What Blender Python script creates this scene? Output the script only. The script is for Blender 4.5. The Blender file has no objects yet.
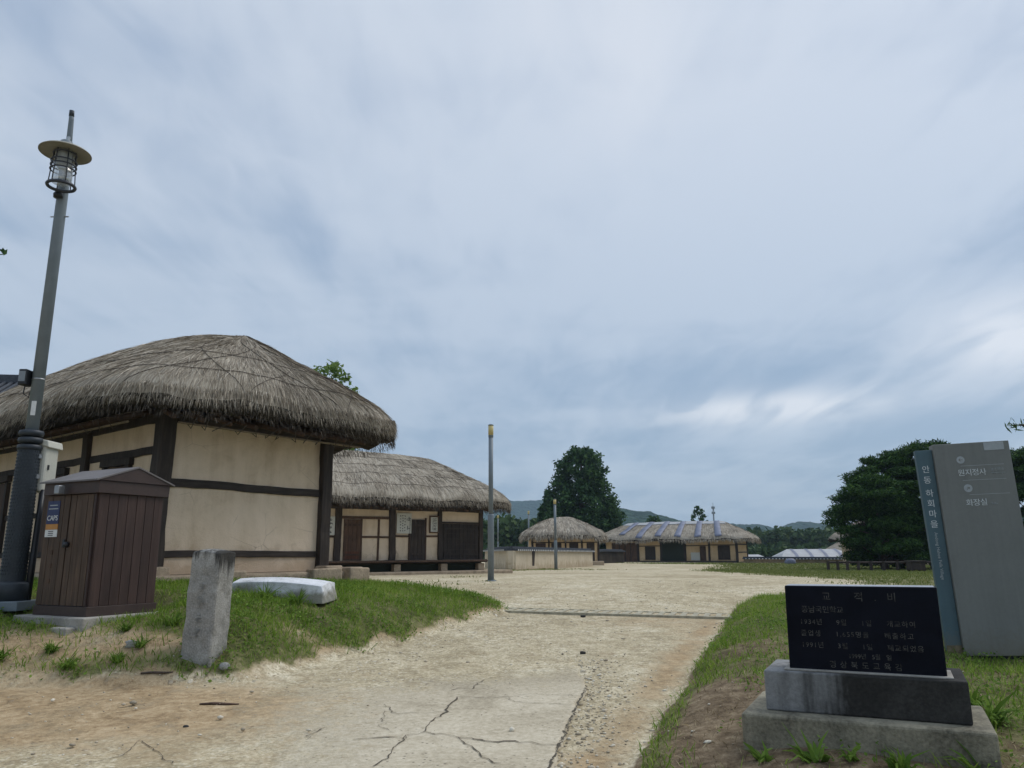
import bpy, bmesh, math, random
import numpy as np
from mathutils import Vector, Matrix

random.seed(7)
RNG = np.random.default_rng(11)
SC = bpy.context.scene
COL = SC.collection
R = math.radians

# ------------------------------------------------------------------ camera
FPX, TH, RO = 769.0, R(12.4), R(0.35)
CAMZ = 1.55
cd = bpy.data.cameras.new('camera')
cam = bpy.data.objects.new('camera', cd)
COL.objects.link(cam)
cd.sensor_width = 36.0
cd.lens = FPX / 1024 * 36.0
cd.clip_start, cd.clip_end = 0.05, 6000
_F = Vector((0, math.cos(TH), math.sin(TH)))
_U0 = Vector((0, -math.sin(TH), math.cos(TH)))
_R0 = Vector((1, 0, 0))
_U = _U0 * math.cos(RO) + _R0 * math.sin(RO)
_R = _R0 * math.cos(RO) - _U0 * math.sin(RO)
cam.matrix_world = Matrix(((_R.x, _U.x, -_F.x, 0), (_R.y, _U.y, -_F.y, 0),
                           (_R.z, _U.z, -_F.z, CAMZ), (0, 0, 0, 1)))
SC.camera = cam


def at(x, y, Y):
    """surveying aid: a point of the place seen at pixel x, y when it stands Y metres ahead"""
    d = _R * ((x - 512) / FPX) - _U * ((y - 384) / FPX) + _F
    return Vector((0, 0, CAMZ)) + d * (Y / d.y)


# ------------------------------------------------------------------ world, sun, exposure
SUN_EL, SUN_AZ = R(52), R(66)
W = bpy.data.worlds.new('World')
SC.world = W
W.use_nodes = True
wn, wl = W.node_tree.nodes, W.node_tree.links
wn.clear()


def wnode(t, **kw):
    n = wn.new(t)
    for k, v in kw.items():
        setattr(n, k, v)
    return n


def wmath(op, a, b=None, c=None, clamp=False):
    n = wnode('ShaderNodeMath', operation=op, use_clamp=clamp)
    for i, v in enumerate((a, b, c)):
        if v is None:
            continue
        if hasattr(v, 'is_linked') or hasattr(v, 'links'):
            wl.new(v, n.inputs[i])
        else:
            n.inputs[i].default_value = v
    return n.outputs[0]


def wsmooth(v, a, b, lo=0.0, hi=1.0):
    n = wnode('ShaderNodeMapRange', interpolation_type='SMOOTHSTEP')
    wl.new(v, n.inputs['Value'])
    for k, q in (('From Min', a), ('From Max', b), ('To Min', lo), ('To Max', hi)):
        n.inputs[k].default_value = q
    return n.outputs[0]


def wmix(fac, a, b, mode='MIX'):
    n = wnode('ShaderNodeMix', data_type='RGBA', blend_type=mode)
    for s, v in ((n.inputs[0], fac), (n.inputs[6], a), (n.inputs[7], b)):
        if hasattr(v, 'links'):
            wl.new(v, s)
        elif isinstance(v, tuple):
            s.default_value = (*v, 1)
        else:
            s.default_value = v
    return n.outputs[2]


sky = wnode('ShaderNodeTexSky', sky_type='NISHITA')
sky.sun_disc = False
sky.sun_elevation, sky.sun_rotation = SUN_EL, SUN_AZ
sky.air_density, sky.dust_density, sky.ozone_density = 1.0, 1.5, 1.0
tc = wnode('ShaderNodeTexCoord')
sp = wnode('ShaderNodeSeparateXYZ')
wl.new(tc.outputs['Generated'], sp.inputs[0])
dx, dy, dz = sp.outputs
zz = wmath('MAXIMUM', wmath('ADD', dz, 0.10), 0.06)
cmb = wnode('ShaderNodeCombineXYZ')
wl.new(wmath('DIVIDE', dx, zz), cmb.inputs[0])
wl.new(wmath('DIVIDE', dy, zz), cmb.inputs[1])


def wnoise(scale, rot, sx, sy, detail, rough, dist, off=0.0):
    mp = wnode('ShaderNodeMapping')
    wl.new(cmb.outputs[0], mp.inputs[0])
    mp.inputs['Rotation'].default_value = (0, 0, R(rot))
    mp.inputs['Scale'].default_value = (sx, sy, 1)
    mp.inputs['Location'].default_value = (off, off * .7, off * .3)
    n = wnode('ShaderNodeTexNoise')
    wl.new(mp.outputs[0], n.inputs['Vector'])
    n.inputs['Scale'].default_value = scale
    n.inputs['Detail'].default_value = detail
    n.inputs['Roughness'].default_value = rough
    n.inputs['Distortion'].default_value = dist
    return n.outputs['Fac']


n_big = wnoise(0.70, -38, 1.0, .6, 4, .45, .5, 4.4)
n_mid = wnoise(1.25, 14, .5, 1.0, 4, .48, .7, 7.7)
n_str = wnoise(3.2, -48, 1.3, .4, 4, .45, .9, 1.9)
n_rip = wnoise(6.5, 62, 1.2, .55, 3, .5, 1.1, 5.0)
cl = wmath('ADD', wmath('MULTIPLY', n_big, .50), wmath('MULTIPLY', n_mid, .25))
cl = wmath('ADD', cl, wmath('MULTIPLY', n_str, .16))
cl = wmath('ADD', cl, wmath('MULTIPLY', n_rip, .09))
dens = wsmooth(cl, .40, .585)
elev = wsmooth(dz, .10, .60)
# thin blue-grey stratus to white cloud; values divided by the background strength of 0.1
c_blue = wmix(elev, (2.75, 3.7, 4.95), (2.9, 3.75, 5.1))
c_white = wmix(elev, (4.2, 5.0, 6.05), (5.6, 6.2, 7.05))
cloud = wmix(dens, c_blue, c_white)


def patch(px, py, wa, we, gain, base):
    d = (at(px, py, 100) - Vector((0, 0, CAMZ))).normalized()
    az, el = math.atan2(d.x, d.y), math.asin(d.z)
    a = wmath('DIVIDE', wmath('SUBTRACT', wmath('ARCTAN2', dx, dy), az), R(wa))
    e = wmath('DIVIDE', wmath('SUBTRACT', wmath('ARCSINE', dz), el), R(we))
    q = wmath('ADD', wmath('MULTIPLY', a, a), wmath('MULTIPLY', e, e))
    g = wmath('POWER', 2.718, wmath('MULTIPLY', q, -1.0))
    nn = wsmooth(n_str, .35, .62, .35, 1.0)
    m = wmath('MULTIPLY', wmath('MULTIPLY', g, nn), gain, clamp=True)
    return wmix(m, base, (6.9, 7.2, 7.7))


cloud = patch(770, 408, 8.0, 1.15, 1.2, cloud)
cloud = patch(1010, 335, 5.5, 2.6, 1.1, cloud)
cloud = patch(640, 60, 8, 7, .45, cloud)
cloud = patch(560, 20, 14, 5, .35, cloud)
zen = wsmooth(dz, .62, 1.0, 1.0, 2.1)
cloud = wmix(1.0, cloud, zen, 'MULTIPLY')
skycol = wmix(.86, sky.outputs[0], cloud)
bg = wnode('ShaderNodeBackground')
bg.inputs[1].default_value = 0.1
wl.new(skycol, bg.inputs[0])
wo = wnode('ShaderNodeOutputWorld')
wl.new(bg.outputs[0], wo.inputs[0])

sd = bpy.data.lights.new('sun', 'SUN')
sd.energy, sd.angle, sd.color = 1.4, R(35), (1.0, .955, .89)
sun = bpy.data.objects.new('sun', sd)
COL.objects.link(sun)
_s = Vector((math.sin(SUN_AZ) * math.cos(SUN_EL), math.cos(SUN_AZ) * math.cos(SUN_EL), math.sin(SUN_EL)))
sun.rotation_euler = _s.to_track_quat('Z', 'Y').to_euler()
sun.location = (0, 0, 60)

SC.view_settings.view_transform = 'Standard'
SC.view_settings.look = 'None'
SC.view_settings.exposure = 0.26
SC.view_settings.gamma = 1.0
SC.view_settings.use_curve_mapping = False
SC.cycles.use_denoising = True
SC.cycles.max_bounces = 6
SC.cycles.diffuse_bounces = 3
SC.cycles.transparent_max_bounces = 12
SC.cycles.volume_bounces = 0
SC.cycles.sample_clamp_indirect = 4


# ------------------------------------------------------------------ object helpers
def link(o, parent=None):
    COL.objects.link(o)
    if parent is not None:
        o.parent = parent
    return o


def tag(o, label=None, cat=None, group=None, kind=None):
    if label: o['label'] = label
    if cat: o['category'] = cat
    if group: o['group'] = group
    if kind: o['kind'] = kind
    return o


def empty(name, loc, rz=0.0, label=None, cat=None, group=None):
    o = bpy.data.objects.new(name, None)
    o.empty_display_size = .2
    o.location = loc
    o.rotation_euler = (0, 0, rz)
    link(o)
    return tag(o, label, cat, group)


def copy_tree(o, parent=None):
    c = o.copy()
    link(c)
    c.parent = parent
    for ch in list(o.children):
        copy_tree(ch, c)
    return c


class MB:
    """collects simple shapes into one mesh"""

    def __init__(self):
        self.v, self.f = [], []

    def add(self, vs, fs):
        n = len(self.v)
        self.v += [tuple(p) for p in vs]
        self.f += [tuple(i + n for i in f) for f in fs]
        return self

    def box(self, x0, x1, y0, y1, z0, z1, rot=None):
        vs = [Vector(p) for p in ((x0, y0, z0), (x1, y0, z0), (x1, y1, z0), (x0, y1, z0),
                                  (x0, y0, z1), (x1, y0, z1), (x1, y1, z1), (x0, y1, z1))]
        if rot is not None:
            vs = [rot @ p for p in vs]
        return self.add(vs, [(3, 2, 1, 0), (4, 5, 6, 7), (0, 1, 5, 4), (1, 2, 6, 5), (2, 3, 7, 6), (3, 0, 4, 7)])

    def prism(self, pts, z0, z1):
        n = len(pts)
        vs = [(p[0], p[1], z0) for p in pts] + [(p[0], p[1], z1) for p in pts]
        fs = [tuple(range(n - 1, -1, -1)), tuple(range(n, 2 * n))]
        fs += [(i, (i + 1) % n, n + (i + 1) % n, n + i) for i in range(n)]
        return self.add(vs, fs)

    def tube(self, pts, rad, n=10, cap=True):
        pts = [Vector(p) for p in pts]
        rr = rad if isinstance(rad, (list, tuple)) else [rad] * len(pts)
        vs, fs = [], []
        up = Vector((0, 0, 1))
        prev = None
        for i, p in enumerate(pts):
            d = (pts[min(i + 1, len(pts) - 1)] - pts[max(i - 1, 0)])
            if d.length < 1e-6:
                d = prev or up
            d = d.normalized()
            prev = d
            a = d.cross(up if abs(d.z) < .95 else Vector((0, 1, 0))).normalized()
            b = d.cross(a)
            for k in range(n):
                t = 2 * math.pi * k / n
                vs.append(p + (a * math.cos(t) + b * math.sin(t)) * rr[i])
        for i in range(len(pts) - 1):
            for k in range(n):
                k2 = (k + 1) % n
                fs.append((i * n + k2, i * n + k, (i + 1) * n + k, (i + 1) * n + k2))
        if cap:
            fs.append(tuple(range(n)))
            m = (len(pts) - 1) * n
            fs.append(tuple(range(m + n - 1, m - 1, -1)))
        return self.add(vs, fs)

    def lathe(self, prof, n=24, c=(0, 0, 0), rot=None):
        vs, fs = [], []
        for (r_, z) in prof:
            for k in range(n):
                t = 2 * math.pi * k / n
                p = Vector((r_ * math.cos(t), r_ * math.sin(t), z))
                if rot is not None:
                    p = rot @ p
                vs.append(p + Vector(c))
        m = len(prof)
        for i in range(m - 1):
            for k in range(n):
                k2 = (k + 1) % n
                fs.append((i * n + k, i * n + k2, (i + 1) * n + k2, (i + 1) * n + k))
        fs.append(tuple(range(n - 1, -1, -1)))
        fs.append(tuple(range((m - 1) * n, m * n)))
        return self.add(vs, fs)

    def build(self, name, mat, parent=None, smooth=False, bevel=0.0, seg=2):
        me = bpy.data.meshes.new(name)
        me.from_pydata(self.v, [], self.f)
        me.materials.append(mat)
        if smooth:
            me.polygons.foreach_set('use_smooth', [True] * len(me.polygons))
        me.update()
        o = link(bpy.data.objects.new(name, me), parent)
        if bevel:
            b = o.modifiers.new('bevel', 'BEVEL')
            b.width, b.segments, b.limit_method, b.angle_limit = bevel, seg, 'ANGLE', R(40)
        return o


def bx(name, mat, parent, x0, x1, y0, y1, z0, z1, bevel=0.0, rot=None):
    if name in ('post', 'beam', 'lintel', 'sill_beam') and rot is None:
        return timber(name, mat, parent, (x0, y0, z0), (x1, y1, z1), bevel)
    return MB().box(x0, x1, y0, y1, z0, z1, rot).build(name, mat, parent, bevel=bevel)


def timber(name, mat, parent, lo, hi, bevel):
    """a hewn, slightly uneven timber running along its longest side"""
    ax = max(range(3), key=lambda i: hi[i] - lo[i])
    b, c = [i for i in range(3) if i != ax]
    L = hi[ax] - lo[ax]
    n = max(2, int(L / .22))
    r_ = random.Random(int(abs(lo[0] * 991 + lo[1] * 577 + lo[2] * 313) * 10) + len(name))
    k = min(.011, .07 * min(hi[b] - lo[b], hi[c] - lo[c]))
    m = MB()
    vs, fs = [], []
    ph = [r_.uniform(0, 6.28) for _ in range(4)]
    for i in range(n + 1):
        t = i / n
        db = k * (math.sin(t * L * 2.1 + ph[0]) + r_.uniform(-.7, .7))
        dc = k * (math.sin(t * L * 1.7 + ph[1]) + r_.uniform(-.7, .7))
        for u, v in ((0, 0), (1, 0), (1, 1), (0, 1)):
            p = [0, 0, 0]
            p[ax] = lo[ax] + L * t
            p[b] = (hi[b] if u else lo[b]) + db + r_.uniform(-.35, .35) * k
            p[c] = (hi[c] if v else lo[c]) + dc + r_.uniform(-.35, .35) * k
            vs.append(tuple(p))
    for i in range(n):
        for q in range(4):
            fs.append((i * 4 + q, i * 4 + (q + 1) % 4, i * 4 + 4 + (q + 1) % 4, i * 4 + 4 + q))
    fs.append((3, 2, 1, 0)); fs.append((n * 4, n * 4 + 1, n * 4 + 2, n * 4 + 3))
    m.add(vs, fs)
    o = m.build(name, mat, parent, bevel=bevel)
    bm = bmesh.new(); bm.from_mesh(o.data)
    bmesh.ops.recalc_face_normals(bm, faces=bm.faces[:])
    bm.to_mesh(o.data); bm.free()
    return o


def npmesh(name, V, F, mat, parent=None, smooth=False):
    V = np.asarray(V, np.float32)
    F = np.asarray(F, np.int32)
    me = bpy.data.meshes.new(name)
    me.vertices.add(len(V))
    me.vertices.foreach_set('co', V.ravel())
    me.loops.add(F.size)
    me.loops.foreach_set('vertex_index', F.ravel())
    me.polygons.add(len(F))
    k = F.shape[1]
    me.polygons.foreach_set('loop_start', np.arange(0, F.size, k, dtype=np.int32))
    if smooth:
        me.polygons.foreach_set('use_smooth', np.ones(len(F), bool))
    me.materials.append(mat)
    me.update(calc_edges=True)
    me.validate()
    return link(bpy.data.objects.new(name, me), parent)


def pattr(o, name, vals):
    a = o.data.attributes.new(name, 'FLOAT', 'POINT')
    a.data.foreach_set('value', np.asarray(vals, np.float32))


def grid_faces(nx, ny):
    i = np.arange(nx - 1)[:, None] * ny + np.arange(ny - 1)[None, :]
    return np.stack([i, i + ny, i + ny + 1, i + 1], -1).reshape(-1, 4)


def blades(P, D, L, Wd, droop, rng):
    """thin strips: root P, unit direction D, length L, width Wd, droop bends the tip down"""
    n = len(P)
    up = np.array([0, 0, 1.0])
    S = np.cross(D, up + rng.normal(0, .35, (n, 3)))
    S /= np.linalg.norm(S, axis=1, keepdims=True) + 1e-9
    mid = P + D * (L * .55)[:, None]
    tip = P + D * L[:, None]
    tip[:, 2] -= droop * L
    mid[:, 2] -= droop * L * .2
    w = Wd[:, None]
    V = np.stack([P - S * w, P + S * w, mid - S * w * .75, mid + S * w * .75, tip - S * w * .12, tip + S * w * .12], 1)
    b = np.arange(n)[:, None] * 6
    F = np.concatenate([b + np.array([[0, 1, 3, 2]]), b + np.array([[2, 3, 5, 4]])], 0)
    return V.reshape(-1, 3), F


def quads(P, size, rng, flat=0.0, aspect=.55):
    """leaf-sized rhombic faces at P with random attitude; flat pulls the normals upward"""
    n = len(P)
    N = rng.normal(0, 1, (n, 3))
    N[:, 2] = np.abs(N[:, 2]) + flat
    N /= np.linalg.norm(N, axis=1, keepdims=True)
    A = np.cross(N, rng.normal(0, 1, (n, 3)))
    A /= np.linalg.norm(A, axis=1, keepdims=True) + 1e-9
    B = np.cross(N, A)
    s = (size * rng.uniform(.6, 1.4, n))[:, None]
    V = np.stack([P - A * s, P - B * s * aspect, P + A * s, P + B * s * aspect], 1).reshape(-1, 3)
    F = np.arange(4 * n).reshape(-1, 4)
    return V, F


def vnoise(x, y, s=1.0, seed=0):
    """smooth 2-D value noise in 0..1"""
    x = np.asarray(x) / s + seed * 17.3
    y = np.asarray(y) / s + seed * 9.1
    xi, yi = np.floor(x), np.floor(y)
    fx, fy = x - xi, y - yi
    fx, fy = fx * fx * (3 - 2 * fx), fy * fy * (3 - 2 * fy)

    def h(a, b):
        q = np.sin(a * 127.1 + b * 311.7 + seed * 74.7) * 43758.5453
        return q - np.floor(q)
    return (h(xi, yi) * (1 - fx) + h(xi + 1, yi) * fx) * (1 - fy) + (h(xi, yi + 1) * (1 - fx) + h(xi + 1, yi + 1) * fx) * fy


def fbm(x, y, s=1.0, seed=0, o=4):
    t, a, w = 0, .5, 0
    for i in range(o):
        t = t + a * vnoise(x, y, s / 2 ** i, seed + i)
        w += a
        a *= .5
    return t / w


def sst(x, a, b):
    t = np.clip((np.asarray(x, float) - a) / (b - a), 0, 1)
    return t * t * (3 - 2 * t)


# ------------------------------------------------------------------ materials
class NT:
    def __init__(self, name):
        self.m = bpy.data.materials.new(name)
        self.m.use_nodes = True
        self.n, self.l = self.m.node_tree.nodes, self.m.node_tree.links
        self.b = self.n['Principled BSDF']
        self.b.inputs['Specular IOR Level'].default_value = .3

    def new(self, t, ins=None, **kw):
        n = self.n.new(t)
        for k, v in kw.items():
            setattr(n, k, v)
        for k, v in (ins or {}).items():
            self.put(n.inputs[k], v)
        return n

    def put(self, s, v):
        if hasattr(v, 'links'):
            self.l.new(v, s)
        elif isinstance(v, tuple) and len(v) == 3 and s.type == 'RGBA':
            s.default_value = (*v, 1)
        else:
            s.default_value = v

    def pos(self):
        return self.new('ShaderNodeNewGeometry').outputs['Position']

    def obj(self):
        return self.new('ShaderNodeTexCoord').outputs['Object']

    def uv(self):
        return self.new('ShaderNodeTexCoord').outputs['UV']

    def scale(self, v, s):
        return self.new('ShaderNodeMapping', {'Vector': v, 'Scale': s}).outputs[0]

    def noise(self, v, s, d=4, r=.55, dist=0.0):
        return self.new('ShaderNodeTexNoise', {'Vector': v, 'Scale': s, 'Detail': d, 'Roughness': r, 'Distortion': dist}).outputs['Fac']

    def vor(self, v, s, feat='F1', rand=1.0):
        return self.new('ShaderNodeTexVoronoi', {'Vector': v, 'Scale': s, 'Randomness': rand}, feature=feat)

    def rng(self, v, a, b, lo=0.0, hi=1.0):
        return self.new('ShaderNodeMapRange', {'Value': v, 'From Min': a, 'From Max': b, 'To Min': lo, 'To Max': hi}).outputs[0]

    def mix(self, f, a, b, mode='MIX'):
        n = self.new('ShaderNodeMix', data_type='RGBA', blend_type=mode)
        self.put(n.inputs[0], f); self.put(n.inputs[6], a); self.put(n.inputs[7], b)
        return n.outputs[2]

    def math(self, op, a, b=0.0, clamp=False):
        n = self.new('ShaderNodeMath', operation=op, use_clamp=clamp)
        self.put(n.inputs[0], a); self.put(n.inputs[1], b)
        return n.outputs[0]

    def attr(self, name):
        return self.new('ShaderNodeAttribute', attribute_name=name).outputs['Fac']

    def island(self):
        return self.new('ShaderNodeNewGeometry').outputs['Random Per Island']

    def ramp(self, f, stops):
        n = self.new('ShaderNodeValToRGB', {'Fac': f})
        e = n.color_ramp.elements
        while len(e) < len(stops):
            e.new(.5)
        for i, (p, c) in enumerate(stops):
            e[i].position = p
            e[i].color = (*c, 1)
        return n.outputs[0]

    def bump(self, h, strength, dist=.01):
        n = self.new('ShaderNodeBump', {'Height': h, 'Strength': strength, 'Distance': dist})
        self.l.new(n.outputs[0], self.b.inputs['Normal'])

    def color(self, c, rough=.85):
        self.put(self.b.inputs['Base Color'], c)
        self.put(self.b.inputs['Roughness'], rough)
        return self


def sc(c, k):
    return tuple(max(0, x * k) for x in c)


def mottled(name, c, rough=.85, var=.25, s=3.0, bump=.15, fine=40, dist=.01, spec=.3, metal=0.0):
    t = NT(name)
    p = t.obj()
    n1, n2 = t.noise(p, s, 5, .6, .3), t.noise(p, fine, 3, .6)
    f = t.math('ADD', t.math('MULTIPLY', n1, .65), t.math('MULTIPLY', n2, .35))
    t.color(t.ramp(f, [(.36, sc(c, 1 - var * 1.15)), (.5, c), (.64, sc(c, 1 + var * 1.1))]), rough)
    t.bump(n2, bump, dist)
    t.b.inputs['Specular IOR Level'].default_value = spec
    t.b.inputs['Metallic'].default_value = metal
    return t.m


def wood(name, c, rough=.75, axis=2, plank=0.0, var=.35):
    t = NT(name)
    p = t.obj()
    s = [22.0, 22.0, 22.0]
    s[axis] = 1.6
    g = t.noise(t.scale(p, tuple(s)), 1.0, 5, .65, .6)
    big = t.noise(p, 2.2, 3, .5)
    f = t.math('ADD', t.math('MULTIPLY', g, .7), t.math('MULTIPLY', big, .3))
    t.color(t.ramp(f, [(.38, sc(c, 1 - var)), (.5, c), (.63, sc(c, 1 + var * 1.5))]), rough)
    rv = t.new('ShaderNodeObjectInfo').outputs['Random']
    col = t.b.inputs['Base Color'].links[0].from_socket
    t.put(t.b.inputs['Base Color'], t.mix(1.0, col, t.ramp(rv, [(0.0, (.78, .78, .78)), (1.0, (1.25, 1.22, 1.18))]), 'MULTIPLY'))
    t.bump(g, .5, .008)
    return t.m


def plain(name, c, rough=.5, metal=0.0, spec=.4):
    t = NT(name)
    n = t.noise(t.obj(), 30, 3, .6)
    t.color(t.ramp(n, [(.3, sc(c, .92)), (.7, sc(c, 1.08))]), rough)
    t.b.inputs['Metallic'].default_value = metal
    t.b.inputs['Specular IOR Level'].default_value = spec
    return t.m


def foliage(name, dark, mid, light, trans=.25, big=.35):
    t = NT(name)
    i = t.island()
    n = t.noise(t.pos(), big, 3, .6)
    f = t.math('ADD', t.math('MULTIPLY', i, .5), t.math('MULTIPLY', n, .5))
    c = t.ramp(f, [(.22, dark), (.5, mid), (.78, light)])
    t.color(c, .6)
    t.b.inputs['Specular IOR Level'].default_value = .05
    tr = t.new('ShaderNodeBsdfTranslucent', {'Color': c})
    mx = t.new('ShaderNodeMixShader', {0: trans})
    t.l.new(t.b.outputs[0], mx.inputs[1])
    t.l.new(tr.outputs[0], mx.inputs[2])
    t.l.new(mx.outputs[0], t.n['Material Output'].inputs[0])
    return t.m


def sand_color(t):
    """pale trodden sand with gravel, shared by the ground and the dusty margin of the road"""
    p = t.pos()
    big = t.noise(p, .30, 5, .6, .8)
    mid = t.noise(p, 1.9, 6, .68, .4)
    fine = t.noise(p, 7, 6, .8)
    grit = t.noise(p, 30, 4, .75)
    peb = t.vor(p, 7)
    peb2 = t.vor(p, 19)
    f = t.math('ADD', t.math('MULTIPLY', big, .38), t.math('ADD', t.math('MULTIPLY', mid, .37), t.math('MULTIPLY', fine, .25)))
    c = t.ramp(f, [(.39, (.31, .25, .15)), (.46, (.47, .39, .25)), (.53, (.58, .495, .335)), (.60, (.70, .625, .46))])
    c = t.mix(t.rng(fine, .40, .52, .65, 0), c, (.30, .245, .155))
    c = t.mix(t.rng(grit, .40, .52, .60, 0), c, (.23, .185, .115))
    c = t.mix(t.rng(grit, .54, .66, 0, .45), c, (.76, .70, .56))
    patchy = t.noise(p, .9, 5, .6)
    pm = t.math('MULTIPLY', t.rng(peb.outputs['Distance'], .16, .22, 1, 0), t.rng(patchy, .50, .60, .0, .9))
    pc = t.ramp(peb.outputs['Color'], [(0.2, (.19, .165, .13)), (.5, (.40, .35, .26)), (.8, (.68, .63, .52))])
    c = t.mix(pm, c, pc)
    pm2 = t.math('MULTIPLY', t.rng(peb2.outputs['Distance'], .20, .30, 1, 0), t.rng(patchy, .40, .58, .30, .85))
    pc2 = t.ramp(peb2.outputs['Color'], [(0.3, (.15, .12, .08)), (.5, (.42, .36, .255)), (.7, (.74, .68, .55))])
    c = t.mix(pm2, c, pc2)
    h = t.math('ADD', t.math('MULTIPLY', pm, .8), t.math('ADD', t.math('MULTIPLY', fine, 1.0), t.math('ADD', t.math('MULTIPLY', grit, .5), t.math('MULTIPLY', pm2, .4))))
    return c, h


def earth_color(t, c, fine, mid, big):
    brown = t.ramp(t.math('ADD', t.math('MULTIPLY', fine, .6), t.math('MULTIPLY', mid, .4)),
                   [(.38, (.19, .125, .068)), (.5, (.37, .265, .150)), (.62, (.53, .405, .255))])
    soil = t.ramp(t.math('ADD', t.math('MULTIPLY', fine, .6), t.math('MULTIPLY', mid, .4)),
                  [(.38, (.07, .049, .030)), (.5, (.165, .120, .074)), (.62, (.29, .225, .145))])
    turf = t.ramp(t.math('ADD', t.math('MULTIPLY', fine, .6), t.math('MULTIPLY', mid, .4)),
                  [(.38, (.05, .055, .02)), (.5, (.12, .125, .045)), (.62, (.23, .205, .10))])

    def m(a, lo=.30, hi=.72):
        q = t.math('ADD', t.math('MULTIPLY', t.math('SUBTRACT', mid, .5), 1.5), t.math('MULTIPLY', t.math('SUBTRACT', big, .5), .9))
        q = t.math('ADD', q, t.math('MULTIPLY', t.math('SUBTRACT', fine, .5), .8))
        return t.rng(t.math('ADD', t.attr(a), q), lo, hi)
    c = t.mix(m('brown', .15, .95), c, brown)
    c = t.mix(m('soil', .22, .62), c, soil)
    return t.mix(m('grass', .42, .9), c, turf)


def make_ground_mat():
    t = NT('ground_soil_and_sand')
    c, h = sand_color(t)
    p = t.pos()
    fine, mid, big = t.noise(p, 12, 6, .8), t.noise(p, 3.0, 5, .68, .4), t.noise(p, 1.1, 4, .6, .4)
    t.color(earth_color(t, c, fine, mid, big), .95)
    t.b.inputs['Specular IOR Level'].default_value = .08
    t.bump(h, .8, .025)
    return t.m


def make_road_mat():
    t = NT('old_concrete_road')
    c0, h = sand_color(t)
    p = t.pos()
    fine_, mid_, big_ = t.noise(p, 12, 6, .8), t.noise(p, 3.0, 5, .68, .4), t.noise(p, 1.1, 4, .6, .4)
    dust = earth_color(t, c0, fine_, mid_, big_)
    big = t.noise(p, 1.1, 6, .65, .5)
    fine = t.noise(p, 22, 5, .75)
    pits = t.vor(p, 17)
    c = t.ramp(t.math('ADD', t.math('MULTIPLY', big, .5), t.math('MULTIPLY', fine, .5)),
               [(.38, (.32, .27, .19)), (.5, (.465, .40, .29)), (.61, (.58, .51, .385))])
    c = t.mix(t.math('MULTIPLY', t.rng(pits.outputs['Distance'], .10, .19, 1, 0), t.rng(t.noise(p, 2.3), .40, .58, .15, .9)), c, (.15, .13, .10))
    f = t.rng(t.math('ADD', t.attr('fade'), t.math('ADD', t.math('MULTIPLY', t.math('SUBTRACT', big_, .5), 1.6), t.math('MULTIPLY', t.math('SUBTRACT', fine_, .5), 1.2))), .30, .80)
    t.color(t.mix(f, c, dust), .92)
    t.b.inputs['Specular IOR Level'].default_value = .1
    t.bump(t.math('ADD', t.math('MULTIPLY', h, f), t.math('MULTIPLY', fine, .5)), .6, .02)
    return t.m


def make_thatch(name, dark, mid, light, fu=26.0, fv=1.3):
    t = NT(name)
    uv = t.uv()
    st = t.noise(t.scale(uv, (fu, fv, 1)), 1.0, 5, .7, .4)
    st2 = t.noise(t.scale(uv, (fu * 3.2, fv * 2.6, 1)), 1.0, 3, .6)
    big = t.noise(t.pos(), .9, 4, .6, .4)
    lay = t.noise(t.scale(uv, (.8, 3.2, 1)), 1.0, 3, .6, .3)
    f = t.math('ADD', t.math('MULTIPLY', st, .40), t.math('ADD', t.math('MULTIPLY', big, .30), t.math('MULTIPLY', st2, .18)))
    f = t.math('ADD', f, t.math('MULTIPLY', lay, .14))
    t.color(t.ramp(f, [(.41, dark), (.50, mid), (.60, light)]), .95)
    t.b.inputs['Specular IOR Level'].default_value = .08
    t.bump(t.math('ADD', st, t.math('MULTIPLY', lay, .5)), .8, .05)
    return t.m


def make_straw(name, dark, mid, light):
    t = NT(name)
    i = t.island()
    n = t.noise(t.pos(), .9, 3, .6)
    f = t.math('ADD', t.math('MULTIPLY', i, .6), t.math('MULTIPLY', n, .4))
    t.color(t.ramp(f, [(.25, dark), (.5, mid), (.75, light)]), .95)
    t.b.inputs['Specular IOR Level'].default_value = .08
    return t.m


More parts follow.
